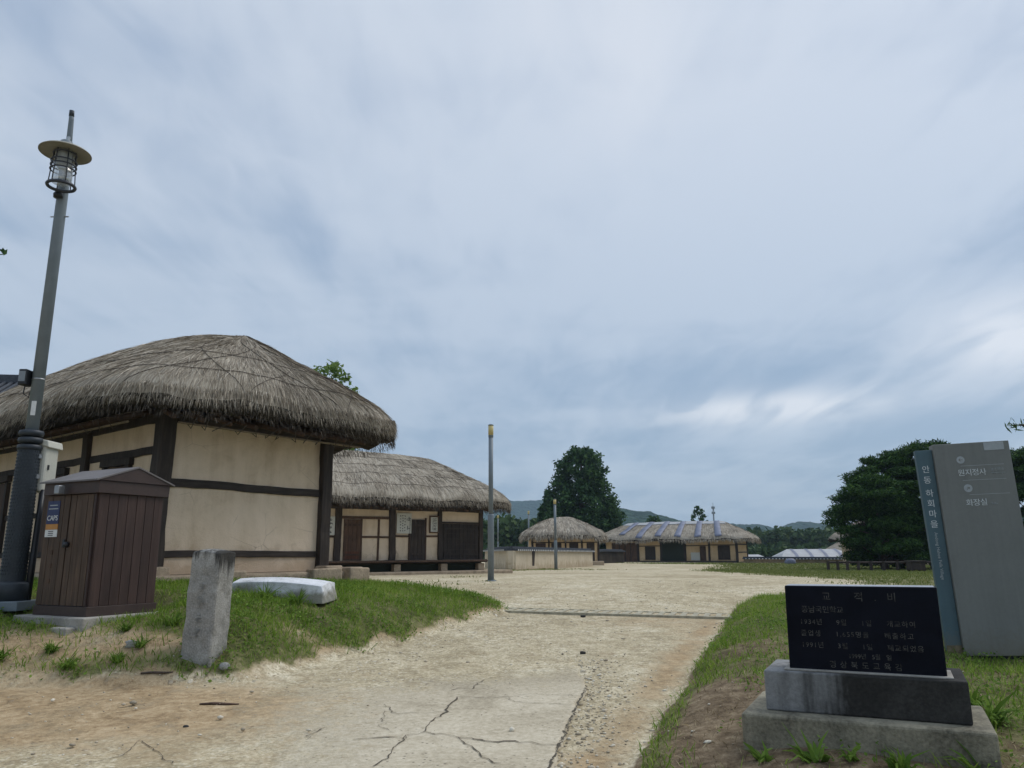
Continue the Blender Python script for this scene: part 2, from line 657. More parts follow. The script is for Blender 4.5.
def make_plaster(name, c):
    t = NT(name)
    p = t.obj()
    big = t.noise(p, .8, 5, .62, .6)
    mid = t.noise(p, 3.5, 5, .65, .5)
    fine = t.noise(p, 38, 5, .7)
    drip = t.noise(t.scale(p, (6, 6, .6)), 1.0, 4, .6)
    z = t.new('ShaderNodeSeparateXYZ', {0: p}).outputs[2]
    f = t.math('ADD', t.math('MULTIPLY', big, .45), t.math('ADD', t.math('MULTIPLY', mid, .22), t.math('ADD', t.math('MULTIPLY', fine, .08), t.math('MULTIPLY', drip, .25))))
    col = t.ramp(f, [(.38, (c[0] * .82, c[1] * .79, c[2] * .75)), (.48, c), (.60, (c[0] * 1.12, c[1] * 1.13, c[2] * 1.17))])
    # splashed soil along the foot and hairline cracks in the clay
    zz_ = t.math('ADD', z, t.math('MULTIPLY', t.math('SUBTRACT', mid, .5), 1.1))
    col = t.mix(t.rng(zz_, .10, .42, .55, 0), col, (c[0] * .62, c[1] * .55, c[2] * .48))
    v = t.new('ShaderNodeTexVoronoi', {'Vector': t.mix(.06, p, t.new('ShaderNodeTexNoise', {'Vector': p, 'Scale': 2.5}).outputs['Color']), 'Scale': 1.6}, feature='DISTANCE_TO_EDGE').outputs['Distance']
    cr = t.math('MULTIPLY', t.rng(v, .0, .008, .6, 0), t.rng(t.noise(p, 1.1, 3), .50, .60))
    col = t.mix(cr, col, (c[0] * .45, c[1] * .4, c[2] * .36))
    t.color(col, .95)
    t.b.inputs['Specular IOR Level'].default_value = .06
    t.bump(t.math('ADD', fine, t.math('MULTIPLY', mid, 1.6)), .45, .015)
    return t.m


M = {}
M['ground'] = make_ground_mat()
M['road'] = make_road_mat()
M['crack'] = plain('crack_dirt', (.10, .085, .065), .95, spec=.05)
M['grass'] = foliage('grass_blades', (.085, .155, .018), (.175, .290, .036), (.33, .39, .09), .45, 1.2)
M['lawn'] = foliage('lawn_blades', (.10, .13, .03), (.16, .195, .05), (.26, .265, .10), .3, .6)
M['dry'] = make_straw('dry_grass', (.13, .095, .05), (.25, .19, .10), (.38, .31, .18))
M['weed'] = foliage('weed_leaf', (.07, .13, .02), (.135, .225, .038), (.22, .32, .06), .4, 3)
M['thatch'] = make_thatch('weathered_thatch', (.125, .102, .076), (.31, .268, .208), (.52, .462, .37))
M['thatch_far'] = make_thatch('weathered_thatch_distant', (.16, .135, .105), (.27, .235, .185), (.38, .335, .27), 9, 1.0)
M['straw'] = make_straw('loose_straw', (.15, .123, .092), (.33, .283, .218), (.56, .49, .39))
M['eave_shade_straw'] = make_straw('old_shaded_straw', (.03, .025, .02), (.075, .062, .05), (.16, .135, .105))  # old straw, darkened further to carry the shade below the eave
M['eave_shade_thatch'] = make_thatch('old_shaded_thatch', (.02, .017, .014), (.045, .038, .031), (.085, .07, .055))  # aged thatch whose near-black colour is mostly painted eave shade
M['rope'] = mottled('straw_rope', (.085, .07, .055), .95, .3, 8)
M['plaster'] = make_plaster('ochre_clay_plaster', (.71, .56, .405))
M['plaster2'] = make_plaster('pale_clay_plaster', (.66, .53, .38))
M['plaster3'] = make_plaster('orange_clay_plaster', (.60, .44, .26))
M['yardwall'] = make_plaster('yard_wall_plaster', (.53, .455, .335))
M['darkwood'] = wood('dark_old_timber', (.042, .032, .026))
M['darkwood_h'] = wood('dark_old_timber_lying', (.048, .037, .030), axis=0)
M['brownwood'] = wood('brown_old_timber', (.075, .045, .030))
M['planks'] = wood('brown_painted_planks', (.046, .0275, .0225), .55, 2, var=.22)
M['planks_worn'] = wood('brown_weathered_planks', (.070, .045, .030), .65, 2, var=.3)
M['boxroof'] = mottled('painted_brown_roof', (.15, .135, .13), .5, .15, 3, .05)
M['boxtrim'] = mottled('painted_brown_trim', (.055, .037, .032), .5, .15, 4, .05)
M['bamboo'] = mottled('bamboo', (.20, .15, .09), .7, .3, 5)
M['stone'] = mottled('rough_granite', (.26, .255, .235), .9, .38, 5, .5, 60, .012)
M['stonetop'] = mottled('stained_granite_cap', (.045, .042, .038), .9, .4, 8, .4, 60, .012)
def make_marble():
    t = NT('weathered_white_marble')
    p = t.obj()
    n1, n2 = t.noise(p, 3.5, 6, .65, .8), t.noise(p, 50, 4, .7)
    vein = t.noise(t.scale(p, (2, 9, 9)), 1.0, 5, .6, 1.2)
    z = t.new('ShaderNodeSeparateXYZ', {0: p}).outputs[2]
    f = t.math('ADD', t.math('MULTIPLY', n1, .5), t.math('ADD', t.math('MULTIPLY', n2, .2), t.math('MULTIPLY', vein, .3)))
    c = t.ramp(f, [(.38, (.36, .36, .35)), (.48, (.62, .62, .62)), (.60, (.74, .74, .75))])
    d = t.rng(t.math('ADD', z, t.math('MULTIPLY', t.math('SUBTRACT', n1, .5), .35)), -.02, .07, .75, 0)
    t.color(t.mix(d, c, (.20, .18, .12)), .75)
    t.bump(t.math('ADD', n1, t.math('MULTIPLY', n2, .6)), .5, .02)
    return t.m


M['marble'] = make_marble()
M['foundation'] = mottled('foundation_stone', (.34, .265, .185), .92, .3, 4, .5, 30, .02)
M['concrete'] = mottled('grey_concrete', (.30, .28, .245), .92, .25, 3, .4, 50, .01)
M['polemetal'] = mottled('grey_painted_steel', (.165, .195, .215), .45, .08, 4, .03, 60, .002)
M['shroud'] = mottled('dark_steel_shroud', (.030, .037, .044), .5, .15, 6, .05)
M['black'] = plain('black_plastic', (.012, .013, .016), .4)
M['shade'] = mottled('cream_lamp_shade', (.30, .28, .225), .5, .12, 6, .03)
M['cagemetal'] = plain('dark_cage_metal', (.035, .038, .05), .4)
M['meter'] = mottled('beige_plastic', (.50, .49, .42), .5, .08, 4, .02)
M['diffuser'] = mottled('yellowed_lamp_cover', (.56, .455, .19), .5, .1, 8, .02)
M['tile'] = mottled('dark_roof_tile', (.058, .064, .075), .7, .3, 8, .2)
M['tileend'] = plain('white_tile_end', (.62, .62, .60), .8)
M['white'] = plain('white_paint', (.62, .62, .60), .6)
M['paper'] = plain('old_paper', (.55, .55, .49), .9)
M['ink'] = plain('black_ink', (.03, .03, .035), .8)
M['slab'] = mottled('polished_black_stone', (.006, .007, .012), .38, .25, 6, .02, 80, .002, .06)
M['carve'] = mottled('engraved_lettering', (.066, .063, .056), .9, .8, 26)
def make_panel(name, c):
    t = NT(name)
    p = t.obj()
    big = t.noise(p, 1.6, 5, .6, .4)
    st = t.noise(t.scale(p, (16, 16, .7)), 1.0, 5, .65, .3)
    dirt = t.noise(p, 26, 4, .7)
    z = t.new('ShaderNodeSeparateXYZ', {0: p}).outputs[2]
    f = t.math('ADD', t.math('MULTIPLY', big, .45), t.math('ADD', t.math('MULTIPLY', st, .35), t.math('MULTIPLY', dirt, .20)))
    col = t.ramp(f, [(.36, sc(c, .86)), (.5, c), (.64, sc(c, 1.12))])
    m = t.rng(t.math('ADD', z, t.math('MULTIPLY', t.math('SUBTRACT', dirt, .5), .5)), .05, .30, .5, 0)
    t.color(t.mix(m, col, (.17, .15, .105)), .62)
    t.b.inputs['Specular IOR Level'].default_value = .3
    t.bump(dirt, .04, .002)
    return t.m


M['signgrey'] = make_panel('grey_sign_coating', (.180, .184, .172))
M['signblue'] = make_panel('blue_sign_coating', (.078, .125, .145))
M['signtext'] = plain('sign_white', (.58, .60, .60), .7)
M['signfaint'] = plain('sign_faint_grey', (.36, .385, .385), .7)
M['signtape'] = plain('pale_grey_tape', (.34, .36, .37), .6)
M['bark'] = wood('tree_bark', (.060, .046, .036), .95, 2)
M['pinebark'] = wood('pine_bark', (.075, .05, .04), .95, 2)
M['pine'] = foliage('pine_needles', (.011, .030, .009), (.030, .072, .016), (.078, .145, .030), .2, .8)
M['darkleaf'] = foliage('dark_tree_leaves', (.019, .046, .020), (.042, .090, .034), (.088, .155, .055), .25, .6)
M['midleaf'] = foliage('green_tree_leaves', (.07, .125, .025), (.13, .21, .05), (.21, .29, .085), .45, 1.0)
M['woodleaf'] = foliage('far_wood_leaves', (.020, .042, .016), (.042, .078, .026), (.085, .125, .045), .2, .09)
M['tarpw'] = mottled('white_tarp', (.36, .36, .36), .5, .1, 2, .1, 10, .01)
M['tarpb'] = mottled('blue_tarp_band', (.155, .17, .23), .55, .2, 2, .1, 10, .01)
M['navy'] = plain('navy_sticker', (.012, .022, .085), .4)
M['orange'] = plain('orange_sticker', (.42, .19, .04), .5)
M['steel'] = plain('worn_steel', (.30, .31, .32), .4, .7)
M['grate'] = mottled('cast_drain_grate', (.36, .325, .235), .9, .3, 8)
M['gap'] = plain('drain_bottom_and_shade', (.035, .04, .03), .95, spec=.05)  # drain bottom; also painted shade under the sill and in the porch
M['bulb'] = plain('frosted_bulb', (.55, .55, .52), .4)


def make_glass():
    t = NT('clear_lamp_glass')
    tr = t.new('ShaderNodeBsdfTransparent', {'Color': (.90, .93, .95)})
    gl = t.new('ShaderNodeBsdfGlossy', {'Roughness': .05, 'Color': (.9, .9, .9)})
    df = t.new('ShaderNodeBsdfDiffuse', {'Color': (.75, .76, .74)})
    m0 = t.new('ShaderNodeMixShader', {0: .28})
    t.l.new(tr.outputs[0], m0.inputs[1]); t.l.new(df.outputs[0], m0.inputs[2])
    mx = t.new('ShaderNodeMixShader', {0: .16})
    t.l.new(m0.outputs[0], mx.inputs[1]); t.l.new(gl.outputs[0], mx.inputs[2])
    t.l.new(mx.outputs[0], t.n['Material Output'].inputs[0])
    return t.m


M['glass'] = make_glass()


def make_hill(name, a, b, c):
    t = NT(name)
    p = t.pos()
    v = t.vor(p, .16)
    n = t.noise(p, .02, 5, .6)
    f = t.math('ADD', t.math('MULTIPLY', t.rng(v.outputs['Distance'], 0, .8, 1, 0), .45), t.math('MULTIPLY', n, .55))
    t.color(t.ramp(f, [(.3, a), (.5, b), (.72, c)]), .95)
    t.b.inputs['Specular IOR Level'].default_value = .05
    t.bump(t.rng(v.outputs['Distance'], 0, .8, 1, 0), 1.0, 3.0)
    return t.m


M['hill'] = make_hill('wooded_hillside', (.010, .026, .015), (.020, .046, .024), (.038, .070, .034))

# ------------------------------------------------------------------ the lie of the land
PL = np.array([(-30, 8.3), (-12, 8.0), (-6.34, 7.79), (-4.94, 7.84), (-4.11, 7.9), (-3.24, 7.92), (-2.71, 8.05), (-2.35, 8.55),
               (-1.94, 9.31), (-1.45, 10.3), (-.92, 11.65), (-.08, 13.86), (-.15, 14.6), (-1.2, 15.2), (-2.0, 16.0), (-2.7, 17.2),
               (-5, 20), (-9, 23), (-30, 25)])
PR = np.array([(.2, -6), (.2, 3.3), (.72, 5.3), (1.08, 6.33), (1.54, 7.56), (2.17, 9.43), (2.95, 11.48), (4.0, 14.5), (5.2, 16.8),
               (6.5, 17.6), (8.6, 17.2), (30, 14), (30, -6)])
PLAWN = np.array([(8.9, 40), (8.5, 30), (7.9, 20.6), (8.5, 18.6), (9.2, 16.9), (30, 14.2), (60, 60), (60, 90), (27, 90), (23, 73), (9.5, 73),
                  (9.0, 69), (16, 62), (12.5, 50)])


def sdf(X, Y, P):
    """distance to the polygon edge, positive inside"""
    X, Y = np.asarray(X, float), np.asarray(Y, float)
    d = np.full(X.shape, 1e9)
    ins = np.zeros(X.shape, bool)
    for i in range(len(P)):
        (ax, ay), (bx_, by) = P[i], P[(i + 1) % len(P)]
        ex, ey = bx_ - ax, by - ay
        t = np.clip(((X - ax) * ex + (Y - ay) * ey) / (ex * ex + ey * ey), 0, 1)
        d = np.minimum(d, np.hypot(X - ax - t * ex, Y - ay - t * ey))
        c = (ay > Y) != (by > Y)
        ins ^= c & (X < ex * (Y - ay) / (ey if abs(ey) > 1e-9 else 1e-9) + ax)
    return np.where(ins, d, -d)


def H(X, Y):
    X, Y = np.asarray(X, float), np.asarray(Y, float)
    z = np.where(Y < 18, .04 * Y, .72 + .09 * (1 - np.exp(-np.maximum(Y - 18, 0) * .04 / .09)))
    z = np.maximum(z, -.3)
    z = z - .12 * sst(Y, 24, 46) - .008 * np.clip(X, -30, 40) * sst(Y, 20, 35)
    z = z - 2.2 * sst(Y, 84, 102)
    dl, dr = sdf(X, Y, PL), sdf(X, Y, PR)
    dl = dl + (vnoise(X, Y, .5, 3) - .5) * .14
    dr = dr + (vnoise(X, Y, .4, 5) - .5) * .12
    z = z + np.where(dl > 0, .70 * (1 - np.exp(-np.maximum(dl, 0) / .85)), 0) * (1 - .25 * sst(Y, 11.3, 13.5))
    z = z - .11 * np.exp(-(((X - 4.4) / .8) ** 2 + ((Y - 7.2) / .55) ** 2))
    # the earth is cut level round the cabinet's slab
    c_, s_ = .4472, .8944
    lx, ly = (X + 4.70) * c_ + (Y - 8.80) * s_, -(X + 4.70) * s_ + (Y - 8.80) * c_
    dd_ = np.hypot(np.maximum(np.abs(lx - .43) - .55, 0), np.maximum(np.abs(ly - .48) - .60, 0))
    k_ = np.exp(-(dd_ / .22) ** 2)
    z = z * (1 - k_) + np.minimum(z, .80) * k_
    z = z + np.where(dr > 0, .35 * (1 - np.exp(-np.maximum(dr, 0) / .5)), 0) * (.6 + .4 * sst(Y, 3.5, 6.5)) * (1 - sst(Y, 11, 17.5))
    bank = sst(np.maximum(dl, dr), .02, .3)
    near = 1 - sst(Y, 30, 60)
    z = z + bank * near * ((fbm(X, Y, .7, 2) - .5) * .11)
    z = z + (1 - bank) * near * ((fbm(X, Y, 1.6, 8) - .5) * .035)
    return z


def h1(x, y):
    return float(H(np.array([x]), np.array([y]))[0])


def masks(X, Y):
    dl, dr, dw = sdf(X, Y, PL), sdf(X, Y, PR), sdf(X, Y, PLAWN)
    n = fbm(X, Y, .9, 21)
    n2 = fbm(X, Y, .35, 31)
    gl = sst(dl + (n2 - .5) * .35, .03, .2) * (1 - sst(Y, 16.5, 18.5))
    # the bare patch of earth in front of the brown cabinet
    bare = np.exp(-(((X + 4.75) / .95) ** 2 + ((Y - 8.36) / .30) ** 2)) * .95 + np.exp(-(((X + 6.4) / .9) ** 2 + ((Y - 8.3) / .25) ** 2)) * .7
    bare += np.exp(-(((X + 3.55) / .3) ** 2 + ((Y - 8.4) / .2) ** 2)) * .5
    bare += np.exp(-(((X + 2.45) / .3) ** 2 + ((Y - 9.35) / .16) ** 2)) * .45
    bare = np.clip(bare * (.55 + .9 * n), 0, 1)
    gr = sst(dr + (n2 - .5) * .25, .0, .14) * (1 - sst(Y, 16, 17.5))
    # trodden soil round the black stone monument; grass keeps to the road edge
    s = np.exp(-(((X - 1.55) / .62) ** 2 + ((Y - 5.6) / 1.25) ** 2)) * 1.5 + np.exp(-(((X - 2.2) / 1.2) ** 2 + ((Y - 4.3) / .55) ** 2)) * 1.2
    s += np.exp(-(((X - 2.6) / .5) ** 2 + ((Y - 8.3) / .9) ** 2)) * .7 + np.exp(-(((X - 3.5) / .7) ** 2 + ((Y - 6.6) / .9) ** 2)) * .55
    s = np.clip(s * (.1 + 1.7 * n) * (.55 + .9 * n2), 0, 1) * sst(dr, .12, .34)
    gw = sst(dw + (n - .5) * 3.0, -.3, 1.2) * sst(Y, 14, 16.5)
    grass = np.clip(np.maximum(gl * (1 - bare), gr * (1 - s)), 0, 1)
    grass = np.maximum(grass, gw * .9)
    brown = np.exp(-(((X + 4.2) / 2.3) ** 2 + ((Y - 6.9) / 1.25) ** 2)) * 1.5
    brown = np.maximum(brown, np.exp(-((dr + .22) / .2) ** 2) * .8 * (1 - sst(Y, 12, 15)))
    brown = np.maximum(brown, sst(.62 - np.abs(X - 3.2) / 5 - np.abs(Y - 12.3) / 4, 0, .4) * .45)
    brown = np.maximum(brown, 1.5 * bare * sst(dl, -.1, .1))
    brown = np.clip(brown * (.5 + 1.0 * n), 0, 1) * (1 - grass)
    soil = np.clip(np.maximum(s * gr, 1.0 * sst(dr, -.02, .12) * (1 - sst(Y, 13, 16.5)) * (.75 + .5 * n)), 0, 1)
    brown = np.clip(np.maximum(brown, .95 * sst(dl, .02, .2) * (1 - sst(Y, 15, 17)) * (.6 + .8 * n)), 0, 1)
    return np.clip(grass, 0, 1), brown, soil


def axis(lo, hi, step, out_lo, out_hi, k=1.16):
    a = list(np.arange(lo, hi, step))
    s, x = step, hi
    while x < out_hi:
        a.append(x); s *= k; x += s
    a.append(out_hi)
    s, x, pre = step, lo - step, []
    while x > out_lo:
        pre.append(x); s *= k; x -= s
    pre.append(out_lo)
    return np.array(pre[::-1] + a)


gx = axis(-9, 9.5, .075, -1900, 1900)
gy = axis(3.2, 19, .075, -120, 2900, 1.11)
GX, GY = np.meshgrid(gx, gy, indexing='ij')
GZ = H(GX.ravel(), GY.ravel())
gv = np.stack([GX.ravel(), GY.ravel(), GZ], 1)
g = npmesh('ground', gv, grid_faces(len(gx), len(gy)), M['ground'], None, True)
tag(g, 'pale trodden sand and turf of the village ground', 'ground', kind='structure')
mg, mb_, ms = masks(gv[:, 0], gv[:, 1])
pattr(g, 'grass', mg); pattr(g, 'brown', mb_); pattr(g, 'soil', ms)

# concrete road apron with a broken right-hand edge
REDGE = [(-.35, 3.0), (.06, 4.6), (.25, 5.31), (.42, 6.2), (.59, 7.11), (.68, 7.5), (.70, 7.8)]


def redge(y):
    ys = [p[1] for p in REDGE]
    return np.interp(y, ys, [p[0] for p in REDGE])


ry = np.linspace(3.0, 9.2, 125)
rs = np.linspace(0, 1, 60)
RY, RS = np.meshgrid(ry, rs, indexing='ij')
x1 = redge(RY) + (vnoise(RY, RY * 0, .22, 4) - .5) * .07 + (vnoise(RY, RY * 0, .07, 6) - .5) * .03
RX = x1 + (-3.2 - x1) * RS ** 1.25
RZ = H(RX.ravel(), RY.ravel()).reshape(RX.shape) + .005 + .022 * np.exp(-RS / .25) * (1 - sst(RY, 7.3, 8.3))
RZ[:, 0] -= .05
fade = np.maximum(sst(RS, .30, .90), sst(RY - .35 * (RX + .4), 6.7, 8.9))
fade = np.maximum(fade, sst(RY, 8.0, 9.0))
rd = npmesh('road', np.stack([RX.ravel(), RY.ravel(), RZ.ravel()], 1), grid_faces(len(ry), len(rs)), M['road'], None, True)
rd.data.flip_normals() if rd.data.polygons[0].normal.z < 0 else None
tag(rd, 'cracked pale concrete apron of the road', 'road', kind='structure')
pattr(rd, 'fade', fade.ravel())
for _n, _a in zip(('grass', 'brown', 'soil'), masks(RX.ravel(), RY.ravel())):
    pattr(rd, _n, _a)


def road_z(x, y):
    s = np.clip((redge(y) - x) / (redge(y) + 3.2), 0, 1) ** (1 / 1.25)
    return h1(x, y) + .005 + .022 * math.exp(-s / .25) * (1 - float(sst(y, 7.3, 8.3)))


# cracks
CR = [([(555, 212), (520, 222), (480, 258), (430, 255), (400, 262)], .006), ([(430, 292), (410, 310), (390, 345), (350, 370), (315, 400), (310, 420), (250, 425), (235, 435), (140, 438), (45, 445)], .010),
      ([(310, 418), (370, 425), (440, 440), (520, 448), (600, 455), (700, 458), (806, 470)], .010), ([(390, 345), (340, 348), (190, 348), (160, 315)], .005),
      ([(235, 435), (215, 465), (180, 500), (120, 540)], .007), ([(440, 440), (480, 475), (520, 510), (590, 535)], .007), ([(430, 290), (520, 292), (600, 290), (700, 282), (880, 290)], .006),
      ([(190, 420), (150, 400), (165, 340)], .004), ([(600, 292), (640, 310), (800, 322), (850, 325)], .004)]
CR = [([(340 + x / 3.657, 620 + y / 3.657) for x, y in c], w) for c, w in CR]
CR += [([(142, 742), (152, 749), (163, 757), (172, 765)], .006), ([(142, 742), (132, 749), (123, 757), (100, 762), (75, 766)], .004), ([(325, 729), (312, 736), (306, 742)], .005)]


def gpt(px, py):
    lo, hi = 1.0, 60.0
    for _ in range(40):
        m = (lo + hi) / 2
        p = at(px, py, m)
        if p.z > .04 * m: lo = m
        else: hi = m
    return at(px, py, m)


cm = MB()
CR.append(([(x, y) for y, x in zip(np.linspace(4.7, 7.7, 60), redge(np.linspace(4.7, 7.7, 60)) - .012)], .012))
for pts, w in CR:
    P3 = [gpt(*p) for p in pts] if max(p[0] for p in pts) > 3 else [Vector((x, y, 0)) for x, y in pts]
    Q = []
    for a, b in zip(P3[:-1], P3[1:]):
        k = max(2, int((b - a).length / .05))
        for i in range(k):
            q = a.lerp(b, i / k)
            Q.append(Vector((q.x + random.gauss(0, .012), q.y + random.gauss(0, .018), 0)))
    Q.append(P3[-1])
    vs, fs = [], []
    for i, q in enumerate(Q):
        d = (Q[min(i + 1, len(Q) - 1)] - Q[max(i - 1, 0)]); d.z = 0
        d = d.normalized() if d.length > 1e-6 else Vector((1, 0, 0))
        n = Vector((-d.y, d.x, 0))
        ww = .62 * w * random.uniform(.3, 1.5) * (.35 if i in (0, len(Q) - 1) else 1)
        for s in (-1, 1):
            p = q + n * ww * s
            z = road_z(p.x, p.y) if p.x > -3.1 else h1(p.x, p.y)
            vs.append((p.x, p.y, z + .006))
        if i:
            fs.append((2 * i - 2, 2 * i - 1, 2 * i + 1, 2 * i))
    cm.add(vs, fs)
o = cm.build('road_cracks', M['crack'])
tag(o, 'dark cracks running through the concrete road', 'road cracks', kind='structure')


# ------------------------------------------------------------------ hills far behind the village
def hill(name, label, y0, depth, ctrl, seed):
    """a wooded ridge: ctrl = (x, height) along it"""
    xs = np.linspace(ctrl[0][0], ctrl[-1][0], 260)
    ts = np.linspace(-1, 1, 40)
    X, T = np.meshgrid(xs, ts, indexing='ij')
    hx = np.interp(X, [c[0] for c in ctrl], [c[1] for c in ctrl])
    hx = hx * (1 + .16 * (fbm(X, T * 0, 90, seed) - .5))
    Y = y0 + T * depth
    Z = hx * np.exp(-(T / .55) ** 2) * (1 + .25 * (fbm(X, Y, 120, seed + 3) - .5)) + (fbm(X, Y, 9, seed + 5) - .5) * 5 - 4
    o = npmesh(name, np.stack([X.ravel(), Y.ravel(), Z.ravel()], 1), grid_faces(len(xs), len(ts)), M['hill'], None, True)
    tag(o, label, 'hill', kind='structure')


hill('hills', 'farthest blue wooded ridge on the left', 1700, 330,
     [(-900, 70), (-300, 95), (-60, 118), (0, 108), (40, 112), (90, 116), (160, 84), (330, 60), (600, 40)], 1)
hill('hills', 'nearer green wooded hill behind the tarped house', 760, 190,
     [(-160, 16), (20, 30), (60, 38), (98, 47), (130, 42), (170, 32), (230, 27), (330, 22), (520, 20)], 2)
hill('hills', 'low wooded ridge on the right behind the wall', 1080, 200,
     [(100, 20), (220, 30), (285, 44), (330, 43), (360, 36), (395, 46), (430, 41), (520, 42), (700, 60), (1000, 70)], 3)

# haze: even pale air round everything
hz = MB().box(-1920, 1920, -130, 2920, -5.5, 150).build('haze', M['white'])
tag(hz, 'thin pale haze in the valley air', 'haze', kind='stuff')
hm = bpy.data.materials.new('haze_air')
hm.use_nodes = True
hm.node_tree.nodes.clear()
pv = hm.node_tree.nodes.new('ShaderNodeVolumePrincipled')
pv.inputs['Color'].default_value = (.62, .82, 1.0, 1)
pv.inputs['Density'].default_value = .00028
pv.inputs['Anisotropy'].default_value = .2
ho = hm.node_tree.nodes.new('ShaderNodeOutputMaterial')
hm.node_tree.links.new(pv.outputs[0], ho.inputs['Volume'])
hz.data.materials[0] = hm


# ------------------------------------------------------------------ thatched roofs
def perimeter(a, b, rc, n):
    """rounded rectangle: points, outward normals, running length"""
    seg = []
    for cx, cy, t0 in ((a - rc, b - rc, 0), (-(a - rc), b - rc, 90), (-(a - rc), -(b - rc), 180), (a - rc, -(b - rc), 270)):
        for k in range(13):
            t = R(t0 + 90 * k / 12)
            seg.append((cx + rc * math.cos(t), cy + rc * math.sin(t)))
    seg = np.array(seg + [seg[0]])
    L = np.concatenate([[0], np.cumsum(np.hypot(*(seg[1:] - seg[:-1]).T))])
    u = np.linspace(0, L[-1], n, endpoint=False)
    P = np.stack([np.interp(u, L, seg[:, 0]), np.interp(u, L, seg[:, 1])], 1)
    return P, u, L[-1]


class Thatch:
    def __init__(s, a, b, r, ze, rim, rise, arch=0.0, rc=1.0, tf=lambda x, y: (x, y), seed=1, wob=.05, g=.88, lump=.05, dome=.06):
        s.__dict__.update(locals())

    def pts(s, U, V):
        """U 0..1 round the eave, V 0 at the eave .. 1 at the ridge -> xyz (house space)"""
        P, u, L = perimeter(s.a, s.b, s.rc, 720)
        uu = (np.asarray(U) % 1.0) * 720
        i = np.floor(uu).astype(int) % 720
        f = (uu - np.floor(uu))[..., None]
        p = P[i] * (1 - f) + P[(i + 1) % 720] * f
        V = np.asarray(V)
        q = np.stack([np.clip(p[..., 0] * s.r / (s.a - .55 * s.b), -s.r, s.r), p[..., 1] * .0], -1)
        xy = p * (1 - V[..., None]) + q * V[..., None]
        rimw = s.wob * (np.sin(np.asarray(U) * 53 + s.seed) + np.sin(np.asarray(U) * 117 + 2 * s.seed)) * .5 * (1 - V)
        z = s.ze + s.rim + s.rise * ((1 - s.dome) * V ** s.g + s.dome * np.sin(np.clip(V, 0, 1) * math.pi / 2)) + rimw
        z = z + s.arch * V * (1 - (xy[..., 0] / s.r) ** 2 * .8).clip(0, 1)
        z = z + (fbm(xy[..., 0] + 40, xy[..., 1] + 40, .9, s.seed) - .5) * 2 * s.lump * (1 - .3 * V)
        # the lip of the eave rolls over
        z = z - .16 * np.exp(-V / .035)
        x, y = s.tf(xy[..., 0], xy[..., 1])
        return np.stack([x, y, z], -1)

    def lip(s, u, k=.55):
        a, b = s.pts(u, u * 0 + .002), s.pts(u, u * 0 + .08)
        out = a - b
        out[:, 2] = 0
        out /= np.linalg.norm(out, axis=1, keepdims=True) + 1e-9
        a = a + out * .015
        a[:, 2] -= s.rim * k - .12 + (np.sin(u * 163) + np.sin(u * 341)) * .012
        return a

    def build(s, root, mat, nu=360, nv=26, uvs=1.0):
        u = np.linspace(0, 1, nu + 1)
        v = np.concatenate([np.linspace(0, .12, 7), np.linspace(.16, 1, nv - 7)])
        UU, VV = np.meshgrid(u, v, indexing='ij')
        P = s.pts(UU, VV)
        P = np.concatenate([s.lip(u)[:, None], P], 1)
        UU = np.concatenate([u[:, None], UU], 1)
        VV = np.concatenate([u[:, None] * 0 - .12, VV], 1)
        o = npmesh('thatch_roof', P.reshape(-1, 3), grid_faces(nu + 1, nv + 1), mat, root, True)
        uv = o.data.uv_layers.new(name='UVMap')
        L = 2 * (s.a + s.b) * 2
        slope = math.hypot(s.b, s.rise)
        li = np.zeros(len(o.data.loops), np.int32)
        o.data.loops.foreach_get('vertex_index', li)
        # straw fans round the hips: u is measured on the mid-slope perimeter
        co = np.stack([UU.ravel() * L, VV.ravel() * slope], 1)[li]
        uv.data.foreach_set('uv', co.astype(np.float32).ravel())
        s.roof = o
        return o

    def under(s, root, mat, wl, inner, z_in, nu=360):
        """old thatch with the eave shade put into its colour: the ragged rim and the underside back to the wall head"""
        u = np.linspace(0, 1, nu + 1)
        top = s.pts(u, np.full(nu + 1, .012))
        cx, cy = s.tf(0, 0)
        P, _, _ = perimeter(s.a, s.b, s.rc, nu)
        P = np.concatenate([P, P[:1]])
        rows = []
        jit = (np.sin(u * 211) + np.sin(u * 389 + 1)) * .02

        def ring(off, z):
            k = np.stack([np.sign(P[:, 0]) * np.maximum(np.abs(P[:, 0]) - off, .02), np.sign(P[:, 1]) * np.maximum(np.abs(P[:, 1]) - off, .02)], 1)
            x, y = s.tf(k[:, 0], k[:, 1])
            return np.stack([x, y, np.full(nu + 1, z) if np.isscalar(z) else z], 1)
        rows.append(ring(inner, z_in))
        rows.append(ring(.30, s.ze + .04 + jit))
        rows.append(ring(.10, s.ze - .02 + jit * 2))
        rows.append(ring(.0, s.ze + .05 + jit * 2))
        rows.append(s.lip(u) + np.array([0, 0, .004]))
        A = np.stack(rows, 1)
        o = npmesh('shaded_thatch_layer', A.reshape(-1, 3), grid_faces(nu + 1, len(rows)), mat, root, True)
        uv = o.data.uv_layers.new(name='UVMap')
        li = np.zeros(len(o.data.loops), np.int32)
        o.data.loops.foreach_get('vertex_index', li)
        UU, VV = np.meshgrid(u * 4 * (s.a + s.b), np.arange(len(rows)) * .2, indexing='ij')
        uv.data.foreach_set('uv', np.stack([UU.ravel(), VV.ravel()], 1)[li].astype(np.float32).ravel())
        return o

